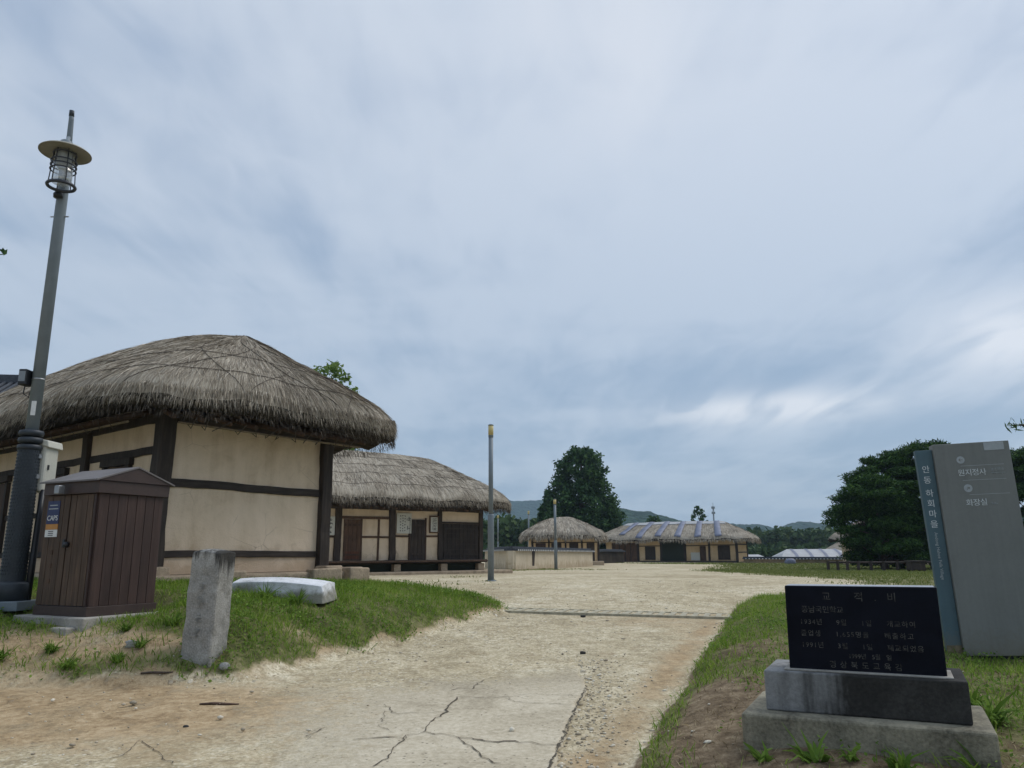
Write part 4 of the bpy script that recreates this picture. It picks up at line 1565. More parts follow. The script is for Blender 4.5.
m.build('lamp_shade', M['shade'], lamp, True)
MB().lathe([(.05, z0 + .15), (.075, z0 + .13), (.085, z0 + .05), (.1, z0 + .04)], 20, (LC[0], LC[1], 0)).build('shade_cap', M['polemetal'], lamp, True)
MB().tube([(LC[0], LC[1], z0 + .12), (0, -.02, top - .30)], .024, 8).build('hanger', M['polemetal'], lamp, True)
MB().lathe([(.112, z0 - .012), (.118, z0 - .40), (.112, z0 - .46)], 28, (LC[0], LC[1], 0)).build('lantern_glass', M['glass'], lamp, True)
MB().lathe([(.06, z0 - .0), (.075, z0 - .06), (.085, z0 - .12), (.085, z0 - .22), (.04, z0 - .28)], 18, (LC[0], LC[1], 0)).build('bulb', M['bulb'], lamp, True)


def ring(zc, r_, rad, name, mat, parent, n=36):
    P = [(LC[0] + r_ * math.cos(2 * math.pi * k / n), LC[1] + r_ * math.sin(2 * math.pi * k / n), zc) for k in range(n + 1)]
    return MB().tube(P, rad, 7, False).build(name, mat, parent, True)


for z in (z0 - .16, z0 - .22, z0 - .28):
    ring(z, .150, .0095, 'cage_ring', M['cagemetal'], lamp)
ring(z0 - .50, .160, .022, 'cage_base', M['cagemetal'], lamp)
ring(z0 - .05, .135, .01, 'cage_ring', M['cagemetal'], lamp)
for k in range(6):
    t = 2 * math.pi * (k + .3) / 6
    MB().tube([(LC[0] + .125 * math.cos(t), LC[1] + .125 * math.sin(t), z0 - .01), (LC[0] + .158 * math.cos(t), LC[1] + .158 * math.sin(t), z0 - .50)], .0075, 6).build('cage_bar', M['cagemetal'], lamp, True)
MB().lathe([(.055, 0), (.06, .05), (.04, .08)], 16, (0, -.09, top - 1.22)).build('sensor', M['black'], lamp, True)
MB().tube([(-.12, 0, top - 1.45), (.12, 0, top - 1.45)], .009, 6).build('step_bolt', M['steel'], lamp)
# floodlight, sticker, meter box, conduit
fl = bx('floodlight', M['black'], lamp, -.175, -.075, -.14, .03, 2.66, 2.86, .012)
bx('lens', plain('floodlight_lens', (.2, .22, .24), .2), fl, -.165, -.085, -.146, -.141, 2.70, 2.83)
MB().tube([(-.15, -.02, 2.66), (-.16, -.02, 2.57), (-.10, 0, 2.52), (-.085, 0, 2.60)], .008, 6).build('cable', M['black'], fl)
MB().lathe([(.0735, 2.74), (.0755, 2.75), (.0735, 2.76)], 24).build('clamp_band', M['steel'], lamp, True)
rrm = Matrix.Rotation(R(20), 3, 'Z')
bx('sticker', M['white'], lamp, -.026, .026, -.0765, -.0715, 2.28, 2.46, 0, rrm)
mb2 = empty_m = MB().box(.03, .175, .06, .34, 1.34, 1.95).build('meter_box', M['meter'], lamp, bevel=.03)
m = MB().add([(.05, .04, 1.93), (.215, .04, 1.89), (.215, .36, 1.89), (.05, .36, 1.93), (.08, .04, 2.0), (.195, .04, 1.98), (.195, .36, 1.98), (.08, .36, 2.0), ],
             [(0, 1, 2, 3), (7, 6, 5, 4), (0, 4, 5, 1), (1, 5, 6, 2), (2, 6, 7, 3), (3, 7, 4, 0)])
m.build('hood', M['meter'], mb2, bevel=.015)
bx('latch', M['black'], mb2, .176, .185, .12, .15, 1.62, 1.68)
MB().tube([(.17, .1, 1.37), (.17, .08, 1.0), (.18, .05, .5), (.19, .02, -.05)], [.03, .035, .04, .04], 8).build('conduit', M['black'], lamp, True)
bx('bracket', M['steel'], lamp, .08, .14, -.01, .05, 1.5, 1.55)
bx('bracket', M['steel'], lamp, .08, .14, -.01, .05, 1.75, 1.8)

# ------------------------------------------------------------------ brown utility cabinet
CX, CY = -4.70, 8.80
CZ = .945
ROTC = math.atan2(.80, .40)      # local x runs along the gable face to the right, local y along the door face to the left-back
cab = empty('utility_cabinet', (CX, CY, CZ), ROTC, 'brown plank utility cabinet with a small gabled roof and stickers on its door', 'cabinet')
CW, CD, CH = .88, .92, 1.30
MB().box(-.13, CW + .1, -.14, CD + .18, -.30, -.055).build('base_slab', M['concrete'], cab, bevel=.015)
MB().box(-.25, -.135, -.05, .22, -.3, -.15).build('base_step', M['concrete'], cab, bevel=.015)
bx('plinth', M['boxtrim'], cab, -.012, CW + .012, -.012, CD + .012, -.054, .05, .004)
MB().box(.035, CW - .035, .035, CD - .035, .05, CH).build('core', M['black'], cab)
for k in range(7):
    w = (CW - .03) / 7
    bx('side_plank', M['planks'], cab, .015 + k * w + .003, .015 + (k + 1) * w - .003, 0, .033, .051, CH, .003)
for k in range(7):
    w = (CW - .03) / 7
    bx('side_plank', M['planks'], cab, .015 + k * w + .003, .015 + (k + 1) * w - .003, CD - .033, CD, .051, CH, .003)
bx('corner_trim', M['planks'], cab, -.003, .034, .034, .07, .051, CH, .003)


def cab_door(y0, y1, n):
    m = MB()
    w = (y1 - y0) / n
    for k in range(n):
        m.box(-.004 - .002 * (k % 2), .03, y0 + k * w + .003, y0 + (k + 1) * w - .003, .06, CH - .005)
    return m.build('door', M['planks_worn'], cab)


dr1, dr2 = cab_door(.075, .47, 4), cab_door(.49, CD - .01, 4)
for y, z in ((.44, .73), ):
    MB().tube([(-.012, y, z), (-.05, y, z)], [.035, .03], 12).build('handle', M['black'], dr1, True)
bx('lock_plate', M['black'], dr2, -.014, -.007, .50, .54, .70, .79)
for z in (.3, .47, .62):
    bx('hinge', M['brownwood'], dr2, -.013, -.007, .70, .735, z, z + .05)
# roof: eaves band, two slopes, ridge along local y
e = .035
MB().box(-e, CW + e, -e, CD + e, CH + .002, CH + .145).build('roof_band', M['boxtrim'], cab, bevel=.006)
m = MB()
r0, r1, rz = CH + .147, CH + .165, CH + .315
xs = (-e - .02, CW / 2, CW + e + .02)
m.add([(xs[0], -e - .02, r0), (xs[1], -e - .02, rz), (xs[2], -e - .02, r0), (xs[0], CD + e + .02, r0), (xs[1], CD + e + .02, rz), (xs[2], CD + e + .02, r0)],
      [(0, 2, 1), (3, 4, 5), (0, 1, 4, 3), (1, 2, 5, 4), (2, 0, 3, 5)])
m.build('gable', M['boxtrim'], cab)
m = MB()
for a, b in ((0, 1), (1, 2)):
    xa, za = (xs[a], r0 if a == 0 else rz)
    xb, zb = (xs[b], rz if b == 1 else r0)
    if a == 0: xa -= .03; za -= .012
    else: xb += .03; zb -= .012
    m.add([(xa, -e - .03, za + .003), (xb, -e - .03, zb + .003), (xb, CD + e + .03, zb + .003), (xa, CD + e + .03, za + .003), (xa, -e - .03, za + .021), (xb, -e - .03, zb + .021), (xb, CD + e + .03, zb + .021), (xa, CD + e + .03, za + .021)],
          [(3, 2, 1, 0), (4, 5, 6, 7), (0, 1, 5, 4), (1, 2, 6, 5), (2, 3, 7, 6), (3, 0, 4, 7)])
m.build('roof_sheet', M['boxroof'], cab)
m = MB().box(-.16, -.078, .50, .58, CH - .0, CH + .10).build('door_lamp', M['steel'], cab, bevel=.01)


def text(s, size, mat, parent, loc, rot, name='lettering', ext=.0015, ax='LEFT', sx=1.0, spacing=1.0):
    cu = bpy.data.curves.new(name, 'FONT')
    cu.body, cu.size, cu.extrude, cu.align_x, cu.align_y = s, size, ext, ax, 'CENTER'
    cu.space_character = spacing
    cu.resolution_u = 3
    tmp = bpy.data.objects.new(name, cu)
    COL.objects.link(tmp)
    dg = bpy.context.evaluated_depsgraph_get()
    me = bpy.data.meshes.new_from_object(tmp.evaluated_get(dg))
    bpy.data.objects.remove(tmp)
    bpy.data.curves.remove(cu)
    me.materials.clear()
    me.materials.append(mat)
    o = link(bpy.data.objects.new(name, me), parent)
    o.location, o.rotation_euler, o.scale = loc, rot, (sx, 1, 1)
    return o


# stickers on the door (text faces local -x, reading towards -y)
tr = (R(90), 0, R(-90))
bx('sticker', M['navy'], dr2, -.012, -.007, .66, .88, .97, 1.235)
bx('sticker', M['orange'], dr2, -.012, -.007, .66, .88, .905, .968)
bx('sticker', M['white'], dr2, -.012, -.007, .66, .88, .82, .903)
text('CAPS', .084, M['white'], dr2, (-.014, .77, 1.035), tr, ax='CENTER')
m = MB()
for k, (z, w_) in enumerate(((1.185, .07), (1.145, .085))):
    m.box(-.0145, -.0125, .77 - w_, .77 + w_, z - .006, z + .006)
m.build('fine_print', M['signtape'], dr2)
m = MB()
for z in (.885, .862, .84):
    m.box(-.0145, -.0125, .73, .82, z - .004, z + .004)
m.build('fine_print', M['ink'], dr2)

# ------------------------------------------------------------------ stone post, marble block
SX, SY = -3.19, 8.32
sp_ = empty('stone_post', (SX, SY, h1(SX, SY) - .05), R(26), 'grey weathered square stone post leaning right at the road edge', 'stone post')
sp_.rotation_euler = (R(1.0), R(2.6), R(-13))


def stone_block(name, mat, parent, x, y, z0, z1, seed, n=9, nz=22, amp=.012, dome=.0):
    bm = bmesh.new()
    bmesh.ops.create_cube(bm, size=1)
    bmesh.ops.subdivide_edges(bm, edges=bm.edges[:], cuts=n, use_grid_fill=True)
    for v in bm.verts:
        q = v.co * 2
        e = (abs(q.x) ** 40 + abs(q.y) ** 40) ** (-1 / 40) if max(abs(q.x), abs(q.y)) > .01 else 1
        k = e if max(abs(q.x), abs(q.y)) > .98 else 1
        tz = (q.z + 1) / 2
        w = 1 - .05 * tz
        v.co = Vector((q.x * x * w * k, q.y * y * w * k, z0 + (z1 - z0) * tz - dome * (q.x ** 2 + q.y ** 2) * max(0, q.z)))
    for v in bm.verts:
        p = v.co
        d = float(fbm(p.x * 1.0 + p.z * .7 + 9, p.y + p.z * .9 + 9, .12, seed)) - .5
        v.co += Vector((p.x / x, p.y / y, 0)) * d * amp * 2.2
    me = bpy.data.meshes.new(name)
    bm.to_mesh(me); bm.free()
    me.materials.append(mat)
    return link(bpy.data.objects.new(name, me), parent)


def make_post_mat():
    t = NT('weathered_post_granite')
    p = t.obj()
    n1, n2 = t.noise(p, 5, 5, .65, .4), t.noise(p, 55, 4, .7)
    drip = t.noise(t.scale(p, (14, 14, 1.1)), 1.0, 4, .6)
    z = t.new('ShaderNodeSeparateXYZ', {0: p}).outputs[2]
    f = t.math('ADD', t.math('MULTIPLY', n1, .5), t.math('MULTIPLY', n2, .5))
    c = t.ramp(f, [(.32, (.15, .145, .13)), (.5, (.29, .28, .255)), (.66, (.43, .42, .39))])
    xx = t.new('ShaderNodeSeparateXYZ', {0: p}).outputs[0]
    zx = t.math('ADD', z, t.rng(xx, .08, .17, 0, .17))
    st = t.math('MULTIPLY', t.rng(t.math('ADD', zx, t.math('MULTIPLY', t.math('SUBTRACT', drip, .5), .7)), 1.02, 1.14), .92, True)
    c = t.mix(st, c, (.035, .033, .03))
    t.color(c, .92)
    t.b.inputs['Specular IOR Level'].default_value = .1
    t.bump(t.math('ADD', n2, n1), .6, .015)
    return t.m


M['postgranite'] = make_post_mat()
pb_ = stone_block('shaft', M['postgranite'], sp_, .175, .15, -.2, 1.09, 3, n=14, dome=.02)
bev = pb_.modifiers.new('bevel', 'BEVEL'); bev.width = .01; bev.limit_method = 'ANGLE'
# worn engraved characters down its front
strokes(0, 0, .18, .78, [(0, 4, .10)], 33, -.156, sp_, mottled('worn_engraving', (.225, .22, .20), .95), .007, 'engraving')
# small stone wedged at its foot
wf = rock(None, M['stone'], (0, 0, 0), (.06, .035, .035), 'foot_stone', 4)
wf.location = (SX + .28, SY - .17, h1(SX + .28, SY - .17) + .03)
tag(wf, 'pale stone wedged at the right foot of the leaning stone post', 'stone')

mbk = MB()
mk = empty('marble_block', (-3.06, 10.6, h1(-3.06, 10.6) + .05), R(-14), 'white marble slab lying in the grass behind the stone post', 'marble block')
mk.rotation_euler = (R(3), R(2), R(-8))
q = stone_block('slab', M['marble'], mk, .66, .26, -.12, .17, 8, n=16, amp=.02, dome=.035)
q.data.polygons.foreach_set('use_smooth', [True] * len(q.data.polygons))
bev = q.modifiers.new('bevel', 'BEVEL'); bev.width = .03; bev.segments = 3; bev.limit_method = 'ANGLE'

# ------------------------------------------------------------------ pole lamps in the yard
pl = empty('pole_lamp', (-.62, 22.0, h1(-.62, 22)), 0, 'near grey pole lamp with a yellow cylinder top, before the long house', 'pole lamp', 'cylinder-topped pole lamps')
MB().lathe([(.16, -.05), (.16, .02), (.10, .03)], 20).build('base_plate', M['polemetal'], pl)
MB().lathe([(.088, .02), (.088, 1.80), (.080, 1.83)], 20).build('lower_pole', M['polemetal'], pl, True)
MB().lathe([(.066, 1.83), (.066, 4.02)], 20).build('upper_pole', M['polemetal'], pl, True)
MB().lathe([(.072, 4.02), (.072, 4.07), (.076, 4.08)], 20).build('lamp_collar', M['polemetal'], pl, True)
MB().lathe([(.074, 4.08), (.074, 4.36)], 20).build('lamp_cover', M['diffuser'], pl, True)
MB().lathe([(.079, 4.36), (.079, 4.385), (.05, 4.40)], 20).build('lamp_cap', M['polemetal'], pl, True)
for (x, y, Y, lab) in ((556, 570, 41.0, 'pole lamp standing against the yard wall of the small thatched house'),
                       (529, 560, 66, 'thin far pole lamp rising left of the small thatched house roof'),
                       (498, 560, 76, 'tiny farthest pole lamp between the long house corner and trees')):
    c = copy_tree(pl)
    p = at(x, y, Y)
    c.location = (p.x, Y, h1(p.x, Y) - .05 if Y < 50 else p.z - .1 if Y > 70 else h1(p.x, Y))
    c['label'] = lab
    if Y < 50: c.scale = (1, 1, .84)

# ------------------------------------------------------------------ drain across the road
dA, dB = Vector((-.30, 14.2)), Vector((3.62, 13.0))
dd = (dB - dA); DL = dd.length
zA, zB_ = .04 * dA.y, .04 * dB.y
drn = empty('trench_drain', (dA.x, dA.y, zA + .012), math.atan2(dd.y, dd.x), 'row of pale grate blocks of a drain across the road', 'drain')
tilt = math.atan2(zB_ - zA, DL)
drn.rotation_euler = (0, -tilt, math.atan2(dd.y, dd.x))
bx('channel', M['gap'], drn, 0, DL, -.30, .30, -.12, -.05)
bx('edge_bar', M['grate'], drn, 0, DL, -.40, -.301, -.1, .010, .004)
bx('edge_bar', M['grate'], drn, 0, DL, .301, .36, -.1, .010, .004)
nb = 22
for k in range(nb):
    x = (k + .5) * DL / nb
    bx('grate_bar', M['grate'], drn, x - .045, x + .045, -.299, .299, -.06, .008, .004)

# ------------------------------------------------------------------ black monument
mon = empty('stone_monument', (1.36, 4.93, .355), R(-26), 'black engraved school memorial stone on a stepped concrete base', 'monument')
BW = 1.32


def make_base_mat(name, lo, hi, split):
    t = NT(name)
    p = t.obj()
    n1, n2 = t.noise(p, 4, 5, .65, .5), t.noise(p, 45, 4, .7)
    drip = t.noise(t.scale(p, (9, 9, 1.2)), 1.0, 4, .6)
    x = t.new('ShaderNodeSeparateXYZ', {0: p}).outputs[0]
    f = t.math('ADD', t.math('MULTIPLY', n1, .55), t.math('MULTIPLY', n2, .45))
    c1 = t.ramp(f, [(.3, sc(hi, .6)), (.5, hi), (.7, sc(hi, 1.3))])
    c2 = t.ramp(f, [(.3, sc(lo, .45)), (.5, lo), (.7, sc(lo, 2.2))])
    k = t.rng(t.math('ADD', x, t.math('ADD', t.math('MULTIPLY', t.math('SUBTRACT', drip, .5), .9), t.math('MULTIPLY', t.math('SUBTRACT', n1, .5), .5))), split - .16, split + .16, 0, .93)
    t.color(t.mix(k, c1, c2), .88)
    t.b.inputs['Specular IOR Level'].default_value = .15
    t.bump(t.math('ADD', n2, n1), .4, .008)
    return t.m


M['base1'] = mottled('mossy_concrete_base', (.20, .18, .13), .92, .5, 5, .45, 50, .01)
M['base2'] = make_base_mat('stained_granite_block', (.020, .0185, .016), (.23, .23, .225), .36)
MB().box(0, BW, 0, .82, -.35, .255).build('lower_base', M['base1'], mon, bevel=.022, seg=3)
MB().box(.13, BW - .10, .13, .68, .256, .485).build('upper_base', M['base2'], mon, bevel=.010)
# slab: slightly narrowing trapezoid, leaning back a touch
m = MB()
sx0, sx1, sz0, sz1, sy0, sd_ = 0.275, 1.125, .486, .985, .20, .25
m.add([(sx0, sy0, sz0), (sx1, sy0, sz0), (sx1, sy0 + sd_, sz0), (sx0, sy0 + sd_, sz0), (sx0 + .005, sy0 + .02, sz1 + .0), (sx1 - .0, sy0 + .02, sz1), (sx1 - .0, sy0 + sd_ + .01, sz1), (sx0 + .005, sy0 + sd_ + .01, sz1)],
      [(3, 2, 1, 0), (4, 5, 6, 7), (0, 1, 5, 4), (1, 2, 6, 5), (2, 3, 7, 6), (3, 0, 4, 7)])
sl = m.build('inscribed_slab', M['slab'], mon, bevel=.006)
bx('rough_top', M['marble'] if False else mottled('pale_top_face', (.30, .32, .36), .5, .12, 8), sl, sx0 + .012, sx1 - .012, sy0 + .028, sy0 + sd_ - .0, sz1 - .002, sz1 + .0015)
bx('slab_footing', M['concrete'], mon, sx0 - .03, sx1 + .03, sy0 - .035, sy0 + sd_ + .03, .4855, .497, .004)


def mline(s, fx, fz, size, ax='LEFT', sp=1.0):
    z = sz1 - fz * (sz1 - sz0)
    y = sy0 + .02 * (z - sz0) / (sz1 - sz0) - .0012
    return text(s, size, M['carve'], sl, (sx0 + fx * (sx1 - sx0), y, z), (R(90 - 2.4), 0, 0), 'inscription', .0006, ax, 1.0, sp)


mline('교   적 . 비', .50, .13, .058, 'CENTER', 1.7)
mline('풍남국민학교', .11, .285, .044)
mline('1934년     9월     1일     개교하여', .095, .43, .0385, sp=1.22)
mline('졸업생     1,655명을     배출하고', .095, .565, .0385, sp=1.25)
mline('1991년     3월     1일     폐교되었음', .095, .70, .0385, sp=1.2)
mline('1999년   5월   일', .40, .81, .034)
mline('경 상 북 도 교 육 감', .27, .915, .044, sp=1.15)

# ------------------------------------------------------------------ direction sign
SGX, SGY = 4.235, 7.62
sg = empty('information_sign', (SGX, SGY, .535), math.atan2(-.17, .66), 'grey village direction sign with a narrow blue side panel', 'sign')
sg.rotation_euler = (0, R(-1.6), math.atan2(-.16, .64))
SH = 2.04
bx('foot', M['black'], sg, .02, .66, -.03, .09, -.2, .045)
bx('panel', M['signgrey'], sg, 0, .675, -.045, .10, .046, SH, .006)
m = MB()
m.add([(-.135, -.0, .03), (-.003, -.0, .03), (-.003, .07, .03), (-.135, .07, .03), (-.155, -.0, SH - .045), (-.003, -.0, SH - .045), (-.003, .07, SH - .045), (-.155, .07, SH - .045)],
      [(3, 2, 1, 0), (4, 5, 6, 7), (0, 1, 5, 4), (1, 2, 6, 5), (2, 3, 7, 6), (3, 0, 4, 7)])
bp = m.build('side_panel', M['signblue'], sg, bevel=.004)
m = MB().box(-.134, -.004, -.004, -.0005, .032, .14).build('mud_stain', mottled('mud_splash', (.16, .13, .08), .9, .4, 14), bp)
for k, ch in enumerate('안동'):
    text(ch, .078, M['signtext'], bp, (-.082, -.001, 1.80 - k * .105), (R(90), 0, 0), ax='CENTER')
for k, ch in enumerate('하회마을'):
    text(ch, .078, M['signtext'], bp, (-.080, -.001, 1.565 - k * .1), (R(90), 0, 0), ax='CENTER')
text('Andong Hahoe Folk Village', .040, M['signfaint'], bp, (-.078, -.001, 1.19), (R(90), R(90), 0), ax='LEFT', spacing=1.02)
pn = [o for o in sg.children if o.name.startswith('panel')][0]
fy = -.0462


def disc(cx, cz, r_, mat, name='pictogram', squash=1.0):
    n = 24
    return MB().add([(cx + r_ * math.cos(2 * math.pi * k / n), fy - .001, cz + r_ * squash * math.sin(2 * math.pi * k / n)) for k in range(n)], [tuple(range(n))]).build(name, mat, pn)


def line(z, x0=.22, x1=.60, mat='signfaint'):
    return bx('rule', M[mat], pn, x0, x1, fy - .001, fy, z - .002, z + .002)


disc(.228, 1.875, .036, M['signtape'])
text('←', .05, M['signgrey'], pn, (.228, fy - .0022, 1.875), (R(90), 0, 0), ax='CENTER')
line(1.815)
text('원지정사', .071, M['signtext'], pn, (.185, fy - .001, 1.745), (R(90), 0, 0), spacing=.92)
text('遠志精舍', .030, M['signfaint'], pn, (.475, fy - .001, 1.765), (R(90), 0, 0))
text('Wonjijeongsa', .022, M['signfaint'], pn, (.475, fy - .001, 1.735), (R(90), 0, 0))
line(1.675)
disc(.255, 1.598, .038, M['signtape'])
text('↗', .05, M['signgrey'], pn, (.255, fy - .0022, 1.598), (R(90), 0, 0), ax='CENTER')
line(1.535, .26, .61)
text('화장실', .071, M['signtext'], pn, (.215, fy - .001, 1.455), (R(90), 0, 0), spacing=.92)
text('Toilet', .024, M['signfaint'], pn, (.435, fy - .001, 1.44), (R(90), 0, 0))
bx('tape_patch', M['signtape'], pn, .45, .625, fy - .002, fy, 1.955, 2.032)
text('', .02, M['signtext'], pn, (0, 0, 0), (0, 0, 0)) if False else None
MB().box(.50, .56, fy - .0015, fy, .085, .105).build('scuff', plain('dark_scuff', (.06, .065, .06), .8), pn)


# ------------------------------------------------------------------ trees
def limb(m, a, b, r0, r1, rng, n=5, wig=.06):
    a, b = Vector(a), Vector(b)
    L = (b - a).length
    P = [a.lerp(b, i / n) + (Vector((rng.uniform(-1, 1), rng.uniform(-1, 1), rng.uniform(-1, 1) * .5)) * wig * L if 0 < i < n else Vector()) for i in range(n + 1)]
    m.tube(P, [r0 + (r1 - r0) * i / n for i in range(n + 1)], 8)
    return P


def crown(name, root, clumps, per, size, mat, seed, flat=0.0, aspect=.55, shell=.5):
    """clumps: (x, y, z, rx, ry, rz) filled with leaf faces, denser near the clump surface"""
    rng = np.random.default_rng(seed)
    PP = []
    for c in clumps:
        n = max(8, int(per * c[3] * c[4]))
        d = rng.normal(0, 1, (n, 3))
        d /= np.linalg.norm(d, axis=1, keepdims=True)
        r_ = rng.uniform(0, 1, n) ** shell
        PP.append(np.array(c[:3]) + d * r_[:, None] * np.array(c[3:]) * (1 + rng.normal(0, .12, (n, 1))))
    V, F = quads(np.concatenate(PP), size, rng, flat, aspect)
    return npmesh(name, V, F, mat, root)


def tree(name, loc, label, h, cr, base, mat, seed, group=None, ncl=40, per=140, size=.16, tip=.35, bark='bark', flat=.2, cat='tree', trunk_r=.2):
    """tapered trunk, limbs and an egg-shaped crown of leaf clumps"""
    r_ = empty(name, loc, 0, label, cat, group)
    rg = random.Random(seed)
    m = MB()
    limb(m, (0, 0, -.2), (rg.uniform(-.2, .2), rg.uniform(-.2, .2), h * .85), trunk_r, trunk_r * .25, rg, 7, .02)
    cl_ = []
    for k in range(ncl):
        t = (k + rg.random()) / ncl
        z = base + (h - base) * t
        prof = max(.06, 1 - ((t - .42) / .62) ** 2) ** .5 * (1 - (1 - tip) * t ** 2.2)
        a = k * 2.4 + rg.uniform(-.4, .4)
        rr = cr * prof * rg.uniform(.45, .95)
        s = cr * rg.uniform(.24, .40) * (1 - .35 * t)
        cl_.append((rr * math.cos(a), rr * math.sin(a), z - s * .5, s, s, s * .75))
        if k % 3 == 0 and t < .8:
            limb(m, (0, 0, max(.3, z - cr * .5)), (rr * math.cos(a) * .85, rr * math.sin(a) * .85, z - s * .5), trunk_r * .35 * (1 - t * .6), .02, rg, 4, .05)
    m.build('trunk', M[bark], r_, True)
    crown('crown', r_, cl_, per / (cr * .3) ** 2 * 1.0, size, mat, seed, flat)
    return r_


# the big dark tree beyond the small house, with a pointed companion and a lower one
p = at(583, 545, 88)
tree('broadleaf_tree', (p.x, 88, h1(p.x, 88) - .3), 'big dark egg-shaped tree rising behind the gap between two thatched houses', 13.4, 4.1, 1.2, M['darkleaf'], 5,
     'trees behind the yard', 170, 230, .20, .92, trunk_r=.4)
p = at(549, 545, 92)
tree('conifer_tree', (p.x, 92, h1(p.x, 92)), 'dark pointed tree leaning out left of the big egg-shaped tree', 9.0, 2.2, .5, M['darkleaf'], 6, 'trees behind the yard', 60, 190, .22, .12, trunk_r=.2)
p = at(612, 545, 90)
tree('broadleaf_tree', (p.x, 90, h1(p.x, 90)), 'low dark tree filling the right side below the big egg-shaped tree', 6.4, 2.2, .3, M['darkleaf'], 8, 'trees behind the yard', 50, 190, .22, .3, trunk_r=.2)
p = at(700, 540, 112)
tree('broadleaf_tree', (p.x, 112, -1.6), 'small open tree peeping over the tarped roof beside the radio mast', 9.6, 1.7, 4.0, M['darkleaf'], 12, 'trees behind the yard', 34, 60, .20, .7, trunk_r=.14)
p = at(655, 540, 115)
tree('broadleaf_tree', (p.x, 115, -1.6), 'low bushy tree top just over the left half of the tarped roof', 8.4, 2.6, 3.0, M['darkleaf'], 13, 'trees behind the yard', 36, 120, .22, .5, trunk_r=.16)
tree('broadleaf_tree', (-8.95, 36.5, h1(-8.9, 36.5)), 'light green tree top showing over the near thatched roof', 9.95, 1.85, 4.6, M['midleaf'], 21, None, 54, 100, .12, .9, trunk_r=.16)

# the spreading pines behind the sign
PINES = []


def pine(loc, label, h, cr, seed, lean=0.0, per=900, lowest=.1):
    r_ = empty('pine_tree', loc, 0, label, 'pine tree', 'spreading pines behind the sign')
    rg = random.Random(seed)
    m = MB()
    tp = limb(m, (0, 0, -.3), (lean, rg.uniform(-.3, .3), h * .9), .24, .05, rg, 8, .05)
    cl_ = []
    n = 46
    for k in range(n):
        t = (k + rg.random() * .8) / n
        z = h * (lowest + (1 - lowest) * t)
        prof = max(.12, (1 - ((t - .32) / .72) ** 2 if t > .32 else 1 - ((.32 - t) / .7) ** 2)) ** .55
        a = k * 2.4 + rg.uniform(-.5, .5)
        rr = cr * prof * rg.uniform(.35, 1.0)
        s = rg.uniform(.65, 1.15)
        x, y = lean * t + rr * math.cos(a), rr * math.sin(a)
        cl_.append((x, y, z - .15, s, s, .30 * rg.uniform(.8, 1.3)))
        b = tp[min(8, max(1, int(t * 7)))]
        limb(m, b, (x, y, z - .35), .055 * (1 - t * .6), .018, rg, 4, .06)
    m.build('trunk', M['pinebark'], r_, True)
    crown('crown', r_, cl_, per, .115, M['pine'], seed, .35, .28, .45)
    return r_


for (px, Y, h, cr, sd2, lab, lean) in (
        (888, 44, 5.2, 2.45, 31, 'low wide pine at the left end of the clump behind the sign', -.5),
        (902, 46, 6.9, 2.9, 32, 'tallest pine of the clump, rising left of the blue panel', .2),
        (935, 45, 7.3, 3.4, 33, 'broad pine directly behind the grey sign', .2),
        (985, 46, 7.3, 3.6, 34, 'pine filling the gap right of the grey sign', .2),
        (1045, 45, 7.0, 3.5, 35, 'pine at the right edge of the photo behind the sign', 0)):
    p = at(px, 570, Y)
    pine((p.x, Y, h1(p.x, Y)), lab, h, cr, sd2, lean, 1300, .10)

# wooden rail fence under the pines
fz = [at(x, 574, Y) for x, Y in ((829, 40), (858, 39.6), (896, 39.3), (932, 39), (990, 38.6))]
fc = empty('rail_fence', (fz[0].x, fz[0].y, h1(fz[0].x, fz[0].y)), 0, 'low dark fence of stubby posts and one rail under the pines', 'fence')
for i in range(len(fz) - 1):
    a, b = fz[i], fz[i + 1]
    for z in (.40,):
        MB().tube([(a.x - fz[0].x, a.y - fz[0].y, z), (b.x - fz[0].x, b.y - fz[0].y, z)], .05, 7).build('rail', M['darkwood'], fc)
    for k in range(3):
        q = a.lerp(b, (k + .1 * i) / 3)
        MB().tube([(q.x - fz[0].x, q.y - fz[0].y, -.2), (q.x - fz[0].x, q.y - fz[0].y, .47)], .08, 8).build('post', M['darkwood'], fc)
p = at(917, 576, 37.5)
bn = empty('storage_chest', (p.x, 37.5, h1(p.x, 37.5)), R(5), 'dark wooden chest standing by the low fence left of the sign', 'chest')
MB().box(-.33, .33, -.25, .25, .08, .44).build('body', M['darkwood'], bn, bevel=.01)
MB().box(-.38, .38, -.3, .3, .443, .51).build('lid', M['darkwood_h'], bn, bevel=.01)
for sx in (-.27, .27):
    for sy in (-.2, .2):
        bx('leg', M['darkwood'], bn, sx - .05, sx + .05, sy - .05, sy + .05, -.05, .08)
# small house with pale walls seen through the pines
tg = empty('thatched_house', (27, 62, .45), R(-8), 'pale walled house glimpsed through the gaps under the pines', 'house', 'thatched houses of the village')
MB().box(0, 11, 0, 4, -.4, 2.1).build('wall', M['plaster2'], tg)
for x in (0, 2.6, 5.3, 8, 10.8):
    bx('post', M['darkwood'], tg, x, x + .2, -.05, .1, -.1, 2.1)
tt = Thatch(6.6, 2.9, 3.6, 1.9, .3, 1.7, .1, 1.2, tf=lambda x, y: (5.5 + x, 2 + y), seed=23, wob=.1, lump=.09)
tt.build(tg, M['thatch_far'], 160, 18)
tt.under(tg, M['eave_shade_thatch'], None, 1.0, 2.1, 160)

